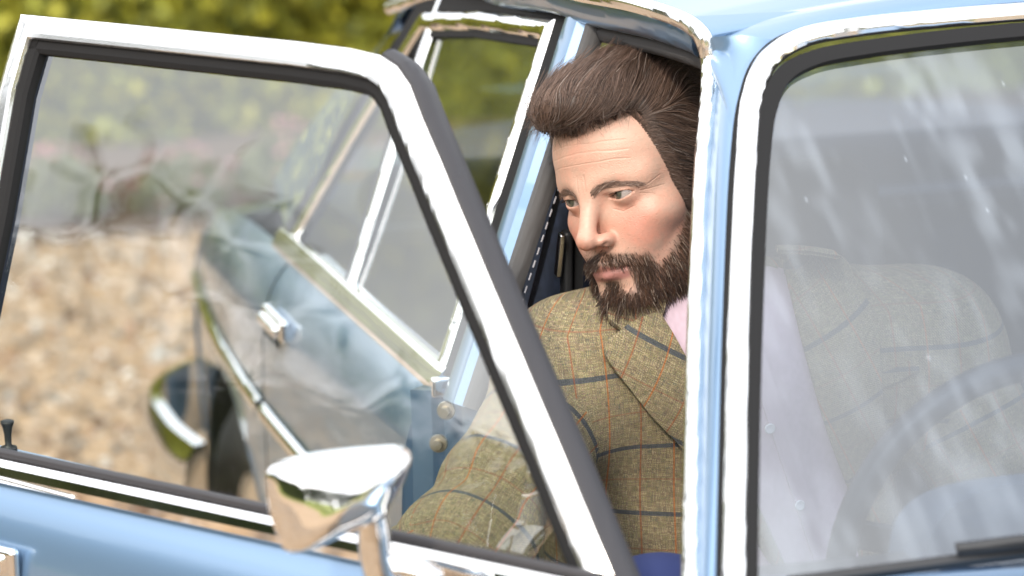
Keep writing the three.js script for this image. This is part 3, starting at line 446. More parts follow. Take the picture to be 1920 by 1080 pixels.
// cabin: seats, fascia, steering wheel
{
  const seat = (x, name, lbl) => {
    const o = new THREE.Group(); o.name = name; car.add(o); o.position.set(x, 0, 0);
    const cu = rbox(.50, .16, .52, .05); cu.translate(0, .42, .12); const cb = cu.clone();
    const back = rbox(.46, .66, .13, .05); back.rotateX(-.24); back.translate(0, .735, -.22);
    mesh('seat_cushion', cu, navyCloth, o); mesh('seat_back', back, navyCloth, o);
    const base = rbox(.44, .12, .46, .02); base.translate(0, .31, .10); mesh('seat_base', base, blackPlastic, o);
  };
  seat(-.40, 'driver_seat'); seat(.40, 'passenger_seat');
  const rb = rbox(1.30, .16, .50, .05); rb.translate(0, .42, -.62); const rbk = rbox(1.30, .56, .14, .05); rbk.rotateX(-.3); rbk.translate(0, .68, -.88); mesh('rear_bench', [rb, rbk], navyCloth, car);
  const dash = grid(40, 14, (u, v) => { const x = lerp(-.76, .76, u), a = v * 2.2, hump = .012 * Math.exp(-(((x + .38) / .24) ** 2)); return V(x, .86 + .045 * Math.sin(Math.min(a, 1.57)) * 1 - Math.max(0, a - 1.2) * .20 + hump, .76 + bow(x) * .6 - .30 * v); });
  mesh('fascia', dash, std({ color: rgb(.03, .034, .042), roughness: .6, side: THREE.DoubleSide }), car);
  const bc = at(1940, 1010, 2.08);
  const bin = grid(40, 16, (u, v) => { const a = Math.PI * u, w = .104 + .004 * v, hgt = .080; const c = Math.sign(Math.cos(a)) * Math.pow(Math.abs(Math.cos(a)), .62), s = Math.pow(Math.sin(a), .62); return V(bc.x - w * c, bc.y - .03 + hgt * s * (1 - .15 * v * v), bc.z - .06 * v); });
  const binF = grid(40, 6, (u, v) => { const a = Math.PI * u, c = Math.sign(Math.cos(a)) * Math.pow(Math.abs(Math.cos(a)), .62), s = Math.pow(Math.sin(a), .62); return V(bc.x - .104 * c * v, bc.y - .03 + .082 * s * v, bc.z + .012 * (1 - v * v)); });
  mesh('instrument_cowl', [bin, binF], std({ color: rgb(.10, .135, .18), roughness: .55, side: THREE.DoubleSide }), car);
  // steering wheel
  const sw = new THREE.Group(); sw.name = 'steering_wheel'; car.add(sw);
  const wc = at(1938, 1057, 2.28); sw.position.copy(wc); sw.quaternion.setFromUnitVectors(V(0, 0, 1), V(-.08, -.02, .99).normalize());
  mesh('rim', new THREE.TorusGeometry(.197, .0135, 18, 90), std({ color: rgb(.030, .036, .048), roughness: .45 }), sw);
  const hub = new THREE.CylinderGeometry(.055, .07, .05, 28); hub.rotateX(Math.PI / 2); mesh('hub', hub, blackPlastic, sw);
  for (const a of [.25, Math.PI - .25, -Math.PI / 2]) { const s = rbox(.16, .028, .010, .004); s.translate(.125, 0, .0); s.rotateZ(a); mesh('spoke', s, blackPlastic, sw); }
  const col = new THREE.CylinderGeometry(.03, .03, .3, 16); col.rotateX(Math.PI / 2); col.translate(0, 0, .16); mesh('column', col, blackPlastic, sw);
}

// ---------------------------------------------------------------- the man in the driver's seat
const smin = (a, b, k) => { const h = Math.max(k - Math.abs(a - b), 0) / k; return Math.min(a, b) - h * h * k * .25; };
const smax = (a, b, k) => -smin(-a, -b, k);
const sdEll = (x, y, z, cx, cy, cz, rx, ry, rz) => { x -= cx; y -= cy; z -= cz; const a = x / rx, b = y / ry, c = z / rz, k0 = Math.sqrt(a * a + b * b + c * c); if (k0 < 1e-6) return -Math.min(rx, ry, rz); const d = a / rx, e = b / ry, f = c / rz; return k0 * (k0 - 1) / Math.sqrt(d * d + e * e + f * f); };
const sdCone = (x, y, z, a, b, r0, r1) => {                    // tapered capsule
  const bx = b.x - a.x, by = b.y - a.y, bz = b.z - a.z, px = x - a.x, py = y - a.y, pz = z - a.z, t = clamp((px * bx + py * by + pz * bz) / (bx * bx + by * by + bz * bz)), dx = px - bx * t, dy = py - by * t, dz = pz - bz * t; return Math.sqrt(dx * dx + dy * dy + dz * dz) - lerp(r0, r1, t);
};
function surfaceNet(f, lo, hi, h) {                            // naive surface nets; returns {pos, nor, idx}
  const nx = Math.ceil((hi.x - lo.x) / h) + 1, ny = Math.ceil((hi.y - lo.y) / h) + 1, nz = Math.ceil((hi.z - lo.z) / h) + 1, F = new Float32Array(nx * ny * nz), id = (i, j, k) => (k * ny + j) * nx + i;
  // coarse pass first: cells far from the surface are skipped
  const st = 4; F.fill(1);
  for (let k = 0; k < nz; k += st) for (let j = 0; j < ny; j += st) for (let i = 0; i < nx; i += st) {
    const c = f(lo.x + (i + st / 2) * h, lo.y + (j + st / 2) * h, lo.z + (k + st / 2) * h), far = Math.abs(c) > st * h * 1.35;
    for (let c3 = k; c3 < Math.min(nz, k + st); c3++) for (let c2 = j; c2 < Math.min(ny, j + st); c2++) for (let c1 = i; c1 < Math.min(nx, i + st); c1++) F[id(c1, c2, c3)] = far ? c : f(lo.x + c1 * h, lo.y + c2 * h, lo.z + c3 * h);
  }
  const vid = new Int32Array(nx * ny * nz).fill(-1), pos = [], idx = [];
  for (let k = 0; k < nz - 1; k++) for (let j = 0; j < ny - 1; j++) for (let i = 0; i < nx - 1; i++) {
    let m = 0; for (let c = 0; c < 8; c++) if (F[id(i + (c & 1), j + (c >> 1 & 1), k + (c >> 2))] < 0) m |= 1 << c;
    if (m === 0 || m === 255) continue;
    let n = 0, sx = 0, sy = 0, sz = 0;
    for (let a = 0; a < 8; a++) for (const s of [1, 2, 4]) { if (a & s) continue; const b = a | s; if (((m >> a) & 1) === ((m >> b) & 1)) continue; const fa = F[id(i + (a & 1), j + (a >> 1 & 1), k + (a >> 2))], fb = F[id(i + (b & 1), j + (b >> 1 & 1), k + (b >> 2))], t = fa / (fa - fb); sx += (a & 1) + (s === 1 ? t : 0); sy += (a >> 1 & 1) + (s === 2 ? t : 0); sz += (a >> 2) + (s === 4 ? t : 0); n++; }
    vid[id(i, j, k)] = pos.length / 3; pos.push(lo.x + (i + sx / n) * h, lo.y + (j + sy / n) * h, lo.z + (k + sz / n) * h);
  }
  for (let k = 1; k < nz - 1; k++) for (let j = 1; j < ny - 1; j++) for (let i = 1; i < nx - 1; i++) {
    const s0 = F[id(i, j, k)] < 0;
    const q = (a, b, c, d, flip) => { if (a < 0 || b < 0 || c < 0 || d < 0) return; flip ? idx.push(a, c, b, a, d, c) : idx.push(a, b, c, a, c, d); };
    if (s0 !== F[id(i + 1, j, k)] < 0) q(vid[id(i, j - 1, k - 1)], vid[id(i, j, k - 1)], vid[id(i, j, k)], vid[id(i, j - 1, k)], !s0);
    if (s0 !== F[id(i, j + 1, k)] < 0) q(vid[id(i - 1, j, k - 1)], vid[id(i - 1, j, k)], vid[id(i, j, k)], vid[id(i, j, k - 1)], !s0);
    if (s0 !== F[id(i, j, k + 1)] < 0) q(vid[id(i - 1, j - 1, k)], vid[id(i, j - 1, k)], vid[id(i, j, k)], vid[id(i - 1, j, k)], !s0);
  }
  const nor = new Float32Array(pos.length), e = h * .6;
  for (let v = 0; v < pos.length; v += 3) { const x = pos[v], y = pos[v + 1], z = pos[v + 2], gx2 = f(x + e, y, z) - f(x - e, y, z), gy = f(x, y + e, z) - f(x, y - e, z), gz = f(x, y, z + e) - f(x, y, z - e), l = Math.hypot(gx2, gy, gz) || 1; nor[v] = gx2 / l; nor[v + 1] = gy / l; nor[v + 2] = gz / l; }
  return { pos, nor, idx };
}
function netGeo(n, uvf, colf) {
  const g = new THREE.BufferGeometry(); g.setAttribute('position', new THREE.Float32BufferAttribute(n.pos, 3)); g.setAttribute('normal', new THREE.Float32BufferAttribute(n.nor, 3));
  const c = n.pos.length / 3, uv = new Float32Array(c * 2), col = colf ? new Float32Array(c * 3) : null;
  for (let i = 0; i < c; i++) { const x = n.pos[i * 3], y = n.pos[i * 3 + 1], z = n.pos[i * 3 + 2], t = uvf ? uvf(x, y, z) : [x, y]; uv[i * 2] = t[0]; uv[i * 2 + 1] = t[1]; if (col) { const q = colf(x, y, z); col[i * 3] = q[0]; col[i * 3 + 1] = q[1]; col[i * 3 + 2] = q[2]; } }
  g.setAttribute('uv', new THREE.Float32BufferAttribute(uv, 2)); if (col) g.setAttribute('color', new THREE.Float32BufferAttribute(col, 3)); g.setIndex(n.idx); return g;
}
const person = thing('person', 'dark haired bearded man in a tan checked tweed jacket leaning out of the driver seat', 'person');

// head: its own axes are x to his left, y up, z out of the face, origin between the eyes' level and the skull's middle
const HC = at(1209, 333, 2.47);
const camQ = camera.quaternion.clone(), D2R = Math.PI / 180;
const headQ = camQ.clone().multiply(new THREE.Quaternion().setFromAxisAngle(V(0, 0, 1), 8 * D2R)).multiply(new THREE.Quaternion().setFromAxisAngle(V(0, 1, 0), -43 * D2R)).multiply(new THREE.Quaternion().setFromAxisAngle(V(1, 0, 0), 12 * D2R));
const headM = new THREE.Matrix4().compose(HC, headQ, V(1, 1, 1)), headInv = headM.clone().invert();
const toHead = (p) => p.clone().applyMatrix4(headInv);
const NECK = at(1352, 640, 2.49), neckL = toHead(NECK);        // pit of the neck, in world and in head axes
const EYE_L = V(.0315, .001, .0725), EYE_R = V(-.0315, .001, .0725), ER = .0122;
function skull(x, y, z) {
  const ax = Math.abs(x);
  let d = sdEll(x, y, z, 0, .036, -.014, .0755, .084, .099);
  d = smin(d, sdEll(x, y, z, 0, .036, .030, .060, .052, .0595), .03);            // forehead
  d = smin(d, sdEll(x, y, z, 0, -.034, .030, .0550, .074, .0580), .03);           // middle of the face
  d = smin(d, sdEll(ax, y, z, .0475, -.0265, .046, .0185, .0165, .025), .020);      // cheekbones
  d = smin(d, sdEll(ax, y, z, .028, -.046, .064, .018, .022, .020), .020);       // cheeks beside the nose
  d = smin(d, sdCone(ax, y, z, { x: .0555, y: -.068, z: .002 }, { x: .017, y: -.103, z: .073 }, .0165, .0175), .022);   // jaw
  d = smin(d, sdEll(x, y, z, 0, -.110, .081, .022, .0185, .0190), .016);         // chin
  d = smin(d, sdEll(x, y, z, 0, -.070, .068, .031, .026, .0315), .018);          // muzzle
  d = smin(d, sdCone(ax, y, z, { x: .010, y: .0120, z: .0825 }, { x: .047, y: .0150, z: .0595 }, .0125, .0105), .016);   // brow ridge
  d = smax(d, -sdEll(ax, y, z, .0325, -.0015, .0985, .0185, .0125, .0165), .016);   // eye sockets
  d = smin(d, sdCone(x, y, z, { x: 0, y: .009, z: .0880 }, { x: 0, y: -.0325, z: .1115 }, .0082, .0092), .012);        // bridge of the nose
  d = smin(d, sdEll(x, y, z, 0, -.0350, .1125, .0100, .0086, .0098), .007);      // tip
  d = smin(d, sdEll(ax, y, z, .0130, -.0390, .0990, .0070, .0074, .0115), .006); // wings
  d = smax(d, -sdEll(ax, y, z, .0065, -.0468, .1040, .0036, .0042, .0066), .004);   // nostrils
  d = smin(d, sdCone(ax, y, z, { x: .0, y: -.0640, z: .0995 }, { x: .0215, y: -.0690, z: .0860 }, .0050, .0028), .006);   // upper lip
  d = smin(d, sdCone(ax, y, z, { x: .0, y: -.0762, z: .0970 }, { x: .0190, y: -.0718, z: .0855 }, .0058, .0030), .006);   // lower lip
  d = smax(d, -sdCone(ax, y, z, { x: 0, y: -.0702, z: .1065 }, { x: .0245, y: -.0710, z: .0900 }, .0014, .0010), .003);   // mouth line
  d = smax(d, -sdEll(x, y, z, 0, -.0875, .1035, .016, .0050, .0095), .010);      // hollow under the lip
  d = smax(d, -sdCone(ax, y, z, { x: .0165, y: -.0430, z: .1055 }, { x: .033, y: -.064, z: .0900 }, .0016, .0016), .007);   // fold from nose to mouth
  // lids over the eyeball, open between them
  const ex = ax - EYE_L.x, ey = y - EYE_L.y, ez = z - EYE_L.z, er = Math.sqrt(ex * ex + ey * ey + ez * ez), lids = Math.max(er - .0140, -(er - .0118)), el = ex * ex / (.0142 * .0142);
  const topE = .0036 * (1 - el) + .0001, botE = -.0042 * (1 - el), open = Math.max(ey - topE - ex * .08, botE - ey + ex * .05);
  d = smin(d, Math.max(er - .0140, .0 - ez + -.004), .005);
  if (ez > .002) d = smax(d, -Math.max(open, -(ez - .003), er - .030), .0012);
  d = smin(d, sdCone(ax, y, z, { x: .019, y: .0092, z: .0862 }, { x: .044, y: .0070, z: .0735 }, .0036, .0028), .005);   // heavy upper lid
  // ears
  const ez2 = z + .012, ey2 = y + .012;
  let ear = sdEll(ax, ey2 * .97 + ez2 * .22, ez2 * .97 - ey2 * .22, .0775, 0, -.004, .0075, .0315, .0185); ear = smax(ear, -sdEll(ax, ey2, ez2, .0855, .003, -.001, .0065, .021, .0105), .004);
  d = smin(d, ear, .006);
  d = smin(d, sdCone(x, y, z, { x: 0, y: -.055, z: -.022 }, neckL, .056, .064), .028);
  return d;
}
const hairTopY = curve([[0, .086], [20, .093], [34, .095], [42, .078], [48, .050], [55, .016], [61, -.02], [76, -.036], [92, -.030], [104, -.045], [140, -.078], [180, -.086]]);
const azim = (x, z) => Math.atan2(Math.abs(x), z + .012) / D2R;
const hairline = (x, y, z) => y - hairTopY(azim(x, z)) + .0035 * noise.noise(x * 120, y * 120, z * 120);       // above 0: scalp
function beardMask(x, y, z) {                                  // 0..1 where the beard grows
  const a = azim(x, z), ax = Math.abs(x);
  const top = a < 26 ? -.0885 : a < 75 ? lerp(-.0790, -.008, Math.pow((a - 26) / 49, 1.35))   : .004;
  let m = smooth(top + .006, top - .007, y) * smooth(106, 92, a);
  const mous = smooth(.0375, .030, ax) * smooth(-.0480, -.0525, y + ax * .28) * smooth(-.0700, -.0655, y + ax * .42) * (z > .06 ? 1 : 0);
  const link = smooth(.0095, .0055, Math.abs(ax - lerp(.0335, .0300, clamp((-.066 - y) / .04)))) * smooth(-.058, -.066, y) * (z > .05 ? 1 : 0);
  const lips = smooth(.0265, .0225, ax) * smooth(-.0838, -.0808, y) * smooth(-.0630, -.0655, y + ax * .25) * (z > .07 ? 1 : 0);
  const bare = smooth(.0085, .004, Math.hypot((ax - .0185) * .8, (y + .0895))) * .85;
  const soul = smooth(.010, .006, ax) * smooth(-.0800, -.0840, y) * (z > .07 ? 1 : 0);
  m = Math.max(m * (1 - bare), mous, link, soul) * (1 - lips);
  const under = y < -.125 ? smooth(-.160, -.132, y) : 1;
  return clamp(m) * under * (z > -.045 ? 1 : 0);
}
const skinNet = surfaceNet(skull, V(-.098, -.235, -.135), V(.098, .140, .138), .0017);
const skinColor = (x, y, z) => {
  const ax = Math.abs(x), n = noise.noise(x * 60, y * 60, z * 60), n2 = noise.noise(x * 220, y * 220, z * 220), g = (cx, cy, s) => Math.exp(-(((ax - cx) / s) ** 2 + ((y - cy) / s) ** 2));
  let r = .60, gr = .365, b = .272; const f = z > .03 ? 1 : 0;
  const red = f * (1.7 * g(.043, -.034, .020) + 1.4 * g(0, -.040, .013) + .35 * g(.03, -.010, .013) + .25 * g(0, .045, .03)) + .55 * n + .4 * n2;
  r *= 1 - .03 * red; gr *= 1 - .20 * red; b *= 1 - .22 * red;
  const lip = z > .07 ? smooth(.0265, .021, ax) * smooth(-.0835, -.0795, y) * smooth(-.0620, -.0650, y + ax * .22) : 0;
  r = lerp(r, .43, lip * .8); gr = lerp(gr, .165, lip * .8); b = lerp(b, .15, lip * .8);
  const bm = beardMask(x, y, z), sc = smooth(-.009, .012, hairline(x, y, z)), k = Math.max(bm * .75, sc * .85); r = lerp(r, .12, k); gr = lerp(gr, .075, k); b = lerp(b, .055, k);
  const n3 = noise.noise(x * 420, y * 420, z * 420), q = 1 + .10 * n2 + .07 * n + .06 * n3; return [r * q, gr * q, b * q];
};
const faceUV = (x, y, z) => [Math.atan2(x, z + .03) * .085 / .25 + .5, (y + .13) / .27];
const skinBump = (() => {                                       // pores and the creases of brow and eye corners
  const w = 1024, cv = document.createElement('canvas'); cv.width = cv.height = w; const c = cv.getContext('2d'); c.fillStyle = '#909090'; c.fillRect(0, 0, w, w);
  const r = rng(5); for (let i = 0; i < 26000; i++) { const k = 105 + 75 * r(); c.fillStyle = `rgba(${k},${k},${k},.75)`; const s = 1.2 + 3.4 * r(); c.fillRect(r() * w, r() * w, s, s); }
  const P = (x, y, z) => { const [u, v] = faceUV(x, y, z); return [u * w, (1 - v) * w]; };
  const line = (pts, wd, al) => { for (const k of [3, 1.8, 1]) { c.strokeStyle = `rgba(40,40,40,${al / 2})`; c.lineWidth = wd * k; c.lineCap = 'round'; c.beginPath(); pts.forEach(([x, y, z], i) => { const [a, b] = P(x, y, z); i ? c.lineTo(a, b) : c.moveTo(a, b); }); c.stroke(); } };
  for (const [y, am, wd] of [[.040, .0006, 2.6], [.050, .0004, 3.2], [.059, .0005, 2.6]]) line(Array.from({ length: 24 }, (_, i) => { const x = lerp(-.045, .045, i / 23); return [x, y + am * Math.sin(x * 90 + y * 900) + .0012 * noise.noise(x * 70, y * 300, 1) - x * x * 3.2, .088 - x * x * 12]; }), wd, .34);
  for (const s of [-1, 1]) { for (const [dy, l] of [[.004, .014], [-.001, .017], [-.006, .014]]) line([[s * .047, .0 + dy * .5, .068], [s * (.047 + l * .6), dy * 1.2, .060], [s * (.047 + l), dy * 2.2, .050]], 2, .5); line([[s * .020, -.012, .083], [s * .030, -.0165, .083], [s * .041, -.0135, .076]], 2.4, .5); line([[s * .0045, .012, .096], [s * .0050, .020, .096], [s * .0042, .028, .096]], 2.4, .55); }
  const t = new THREE.CanvasTexture(cv); t.wrapS = t.wrapT = THREE.ClampToEdgeWrapping; return t;
})();
const skinMat = phys({ color: 0xffffff, vertexColors: true, roughness: .46, bumpMap: skinBump, bumpScale: .0016, sheen: .12, sheenColor: rgb(.9, .55, .45), sheenRoughness: .5 });
const headGeo = netGeo(skinNet, faceUV, skinColor);

// torso and arms: axes x to his left, y up the spine, z out of the chest, origin at the pit of the neck
const RSH = at(1076, 712, 2.47), LSH = at(1738, 655, 2.52), PELV = at(1560, 1370, 2.66);
const tx = LSH.clone().sub(RSH).normalize(), ty0 = NECK.clone().sub(PELV).normalize(), tz = tx.clone().cross(ty0).normalize(), ty = tz.clone().cross(tx).normalize();
const torM = new THREE.Matrix4().makeBasis(tx, ty, tz).setPosition(NECK), torInv = torM.clone().invert(), toT = (p) => p.clone().applyMatrix4(torInv);
const rs = toT(RSH), ls = toT(LSH), rel = toT(at(868, 1032, 2.30)), rwr = toT(at(590, 1215, 2.40)), lel = toT(at(1950, 1050, 2.50)), lwr = toT(V(-.16, .885, .50)), pel = toT(PELV);
function bones() { return [[rs, rel, .058, .053], [rel, rwr, .053, .040], [ls, lel, .064, .054], [lel, lwr, .053, .040]]; }
const BN = bones();
const along = (x, y, z, [a, b]) => { const bx = b.x - a.x, by = b.y - a.y, bz = b.z - a.z, l2 = bx * bx + by * by + bz * bz; return ((x - a.x) * bx + (y - a.y) * by + (z - a.z) * bz) / l2; };
function torsoBody(x, y, z) {
  let d = sdEll(x, y, z, .0, -.20, -.015, .185, .235, .118);
  d = smin(d, sdEll(x, y, z, lerp(0, pel.x, .5), -.46, lerp(0, pel.z, .5) + .01, .178, .24, .128), .10);
  d = smin(d, sdCone(x, y, z, { x: 0, y: -.02, z: -.035 }, rs, .052, .058), .09); d = smin(d, sdCone(x, y, z, { x: 0, y: -.02, z: -.035 }, ls, .052, .058), .09);
  d = smin(d, sdCone(x, y, z, { x: rs.x * .9, y: rs.y, z: rs.z - .01 }, { x: ls.x * .9, y: ls.y, z: ls.z - .01 }, .060, .060), .09);
  return d;
}
function jacketF(x, y, z) {
  let d = torsoBody(x, y, z);
  // drape: shallow folds running down and towards the buttons
  d -= .0030 * Math.sin(x * 26 + y * 18 + 2.2 * noise.noise(x * 5, y * 5, 1)) * smooth(-.10, -.35, y) + .0025 * noise.noise(x * 14, y * 9, z * 9);
  for (let i = 0; i < 4; i++) {
    const B = BN[i], t = along(x, y, z, B); let s = sdCone(x, y, z, B[0], B[1], B[2], B[3]);
    if (s < .05) {
      const tc = clamp(t), L = B[0].distanceTo(B[1]), q = tc * L, near = i % 2 === 0 ? smooth(.45, 1, tc) : smooth(.5, 0, tc);
      const w = 2.4 * noise.noise(x * 11 + i, y * 11, z * 11);
      s -= near * (.0075 * Math.sin(q * 105 + w + x * 26 - z * 20) + .0060 * Math.sin(q * 52 - w * 1.3 + y * 30)) + .0025 * noise.noise(x * 22, y * 22, z * 22 + i);
    }
    d = smin(d, s, i % 2 === 0 ? .035 : .02);
  }
  return d - .006;
}
const tw = (P) => { const q = P.clone().applyMatrix4(torInv); return jacketF(q.x, q.y, q.z); };
const tweed = (() => {
  // two repeats of the check in each direction: navy over-check across, orange and rust lines up and down, on a twill of mixed olive, tan and brown yarn
  const n = 1024, PU = .132, PV = .152, r = rng(99), yarn = Array.from({ length: 4096 }, () => r());
  const pick = (k) => yarn[((k % 4096) + 4096) % 4096];
  const base = [[146, 129, 98], [132, 122, 88], [160, 144, 112], [120, 105, 84], [146, 138, 96], [132, 111, 96], [168, 155, 122], [110, 108, 90]];
  const col = dataTex(n, n, (u, v, i, j) => {
    const wi = Math.floor(i / 4), wj = Math.floor(j / 4), warp = ((wi + wj) % 4) < 2, id = warp ? wi * 17 + Math.floor(wj / 9) * 131 + 7 : wj * 29 + Math.floor(wi / 9) * 71 + 3, y = pick(id * 3 + (warp ? 11 : 5)), c = base[Math.floor(pick(id + 801) * 8)];
    let k = .80 + .32 * y + .14 * (pick(i * 7 + j * 131) - .5); const edge = ((i % 4) === 0 || (j % 4) === 0) ? .90 : 1; k *= edge;
    let R = c[0] * k, G2 = c[1] * k, B = c[2] * k;
    const du = (x) => Math.abs(((u * 2 - x) % 1 + 1.5) % 1 - .5) * PU / 2, dv = (x) => Math.abs(((v * 2 - x) % 1 + 1.5) % 1 - .5) * PV / 2;
    const tint = (m, a, b2, c2) => { R = lerp(R, a * k, m); G2 = lerp(G2, b2 * k, m); B = lerp(B, c2 * k, m); };
    if (dv(.25) < .0023) tint(.66, 52, 62, 78); if (dv(.75) < .0006) tint(.28, 150, 62, 48);
    if (du(.25) < .0009) tint(.62, 184, 96, 46); if (du(.75) < .0008) tint(.5, 158, 76, 46);
    return [R, G2, B];
  });
  const bmp = dataTex(512, 512, (u, v, i, j) => { const wi = Math.floor(i / 2.5), wj = Math.floor(j / 2.5), k = ((wi + wj) % 4 < 2 ? 150 : 95) + 60 * (pick(wi * 31 + wj * 57) - .5); return [k, k, k]; }, false);
  const m = std({ map: col, bumpMap: bmp, bumpScale: .0009, roughness: .95 });
  m.userData.u = PU; m.userData.v = PV; return m;
})();
const UVT = (u, v) => [u / .132, v / .152];
const open = (x, y) => { const c = .012 + -.02 * y; return x - c > -.100 + .040 * smooth(-.03, -.085, y) && x - c < .105 && y > -.62; };
{
  const net = surfaceNet(jacketF, V(Math.min(rwr.x, rel.x) - .08, -.66, -.22), V(Math.max(ls.x, lel.x, lwr.x) + .08, .075, Math.max(rwr.z, lwr.z, rel.z) + .08), .0065);
  // faces are dealt to cloth pieces: shirt in the opening, jacket elsewhere; each sleeve has its own run of the check
  const out = { jacket: [[], [], []], shirt: [[], [], []] };
  const P = net.pos, NN = net.nor, push = (o, i, u, v) => { o[0].push(P[i * 3], P[i * 3 + 1], P[i * 3 + 2]); o[1].push(NN[i * 3], NN[i * 3 + 1], NN[i * 3 + 2]); o[2].push(u, v); };
  for (let f = 0; f < net.idx.length; f += 3) {
    const t = [net.idx[f], net.idx[f + 1], net.idx[f + 2]], c = t.reduce((a, i) => [a[0] + P[i * 3] / 3, a[1] + P[i * 3 + 1] / 3, a[2] + P[i * 3 + 2] / 3], [0, 0, 0]);
    let best = -1, bd = torsoBody(...c) - .012; for (let k = 0; k < 4; k++) { const d = sdCone(...c, BN[k][0], BN[k][1], BN[k][2], BN[k][3]); if (d < bd && along(...c, BN[k]) > (k % 2 ? -.2 : .10)) { bd = d; best = k; } }
    if (best < 0) { const o = open(c[0], c[1]) && c[2] > .0 ? out.shirt : out.jacket; for (const i of t) { const x = P[i * 3], y = P[i * 3 + 1], z = P[i * 3 + 2]; const uv = UVT(x + .6 * Math.sign(x) * Math.max(0, .06 - z) * smooth(.08, .17, Math.abs(x)) + .022, y + .012); push(o, i, ...uv); } }
    else {
      const B = BN[best], ax = B[1].clone().sub(B[0]).normalize(), L = B[0].distanceTo(B[1]), e1 = V(0, 0, 1).addScaledVector(ax, -ax.z).normalize(), e2 = ax.clone().cross(e1);
      const a0 = (() => { const q = V(...c).sub(B[0]); return Math.atan2(q.dot(e2), q.dot(e1)); })();
      for (const i of t) { const q = V(P[i * 3], P[i * 3 + 1], P[i * 3 + 2]).sub(B[0]), s = q.dot(ax); let a = Math.atan2(q.dot(e2), q.dot(e1)); if (a - a0 > Math.PI) a -= 2 * Math.PI; if (a0 - a > Math.PI) a += 2 * Math.PI; push(out.jacket, i, ...UVT(a * .058 + .01, -(s + (best % 2 ? B[0].distanceTo(BN[best - 1][0]) : 0)) + .03)); }
    }
  }
  const geo = (o) => { const g = new THREE.BufferGeometry(); g.setAttribute('position', new THREE.Float32BufferAttribute(o[0], 3)); g.setAttribute('normal', new THREE.Float32BufferAttribute(o[1], 3)); g.setAttribute('uv', new THREE.Float32BufferAttribute(o[2], 2)); g.applyMatrix4(torM); return g; };
  const weave = dataTex(256, 256, (u, v, i, j) => { const k = 232 + ((i + j) % 2 ? 10 : -10) + 14 * (tn(u, v, 40) - .5); return [k, k, k]; });
  const shirtMat = std({ color: rgb(.74, .56, .64), map: weave, roughness: .85, side: THREE.DoubleSide }), collarIn = std({ color: rgb(.02, .03, .09), roughness: .8, side: THREE.DoubleSide });
  tweed.side = THREE.DoubleSide;
  const grad = (p) => { const e = .004; return V(tw(p.clone().add(V(e, 0, 0))) - tw(p.clone().add(V(-e, 0, 0))), tw(p.clone().add(V(0, e, 0))) - tw(p.clone().add(V(0, -e, 0))), tw(p.clone().add(V(0, 0, e))) - tw(p.clone().add(V(0, 0, -e)))).normalize(); };
  const onChest = (px, py, off) => { const p = hit(px, py, tw, 2.0, 3); return p.addScaledVector(grad(p), off); };
  const L2 = (pts) => { const c = new THREE.CatmullRomCurve3(pts.map(([x, y]) => V(x, y, 0)), false, 'centripetal'); return (t) => c.getPoint(t); };
  const flap = (inner, outer, rot, lift) => { const a = L2(inner), b = L2(outer); return shell(14, 36, (u, v) => { const p = a(v).lerp(b(v), u); return onChest(p.x, p.y, .007 + lift * Math.sin(Math.PI * Math.min(1, u * .75 + .1))); }, (u, v) => { const p = a(v).lerp(b(v), u), q = hit(p.x, p.y, tw, 2, 3); return grad(q).multiplyScalar(-.005); }, (u, v, P3) => { const q = toT(P3), cs = Math.cos(rot), sn = Math.sin(rot); return UVT(q.x * cs - q.y * sn + .03, q.x * sn + q.y * cs + .03); }); };
  const lapR = flap([[1236, 594], [1262, 634], [1300, 700], [1350, 810], [1425, 960], [1480, 1090]], [[1166, 624], [1129, 660], [1198, 752], [1283, 840], [1375, 955], [1462, 1090]], .52, .009);
  const colR = flap([[1246, 552], [1248, 578], [1238, 606]], [[1150, 575], [1139, 603], [1165, 626]], .25, .004);
  const lapL = flap([[1470, 520], [1500, 640], [1545, 800], [1600, 960], [1640, 1090]], [[1600, 540], [1634, 600], [1650, 760], [1662, 940], [1668, 1090]], -.45, .009);
  const colL = flap([[1452, 470], [1462, 490], [1470, 520]], [[1560, 480], [1590, 510], [1600, 540]], -.2, .004);
  mesh('jacket', mergeGeometries([geo(out.jacket), lapR, colR, lapL, colL].map((g) => { const q = g.index ? g.toNonIndexed() : g; return q; })), tweed, person);
  const pk = L2([[1640, 704], [1680, 690], [1722, 668]]); mesh('breast_pocket', shell(14, 2, (u, v) => { const p = pk(u); return onChest(p.x, p.y + 24 * v, .0045); }, (u, v) => V(0, 0, -.004), (u, v, q) => { const t = toT(q); return UVT(t.x + .01, t.y + .03); }), tweed, person);
  const sg = geo(out.shirt); const shirt = mesh('shirt', sg, shirtMat, person);
  const placket = shell(2, 30, (u, v) => { const p = V(lerp(1372, 1520, v) + lerp(30, 66, u) - 12, lerp(640, 1090, v), 0); return onChest(p.x, p.y, .0022); }, () => V(0, 0, -.002)); mesh('placket', placket, shirtMat, person);
  for (const [x, y] of [[1392, 660], [1440, 800], [1495, 945], [1545, 1080]]) { const p = onChest(x, y, .005), b = new THREE.LatheGeometry([[0, .0012], [.003, .0012], [.0045, .0022], [.0055, .0012], [.0052, -.001], [0, -.001]].map(([a, c]) => new THREE.Vector2(a, c)), 18); b.applyQuaternion(new THREE.Quaternion().setFromUnitVectors(V(0, 1, 0), grad(p))); b.translate(p.x, p.y, p.z); mesh('shirt_button', b, std({ color: rgb(.75, .74, .74), roughness: .25 }), person); }
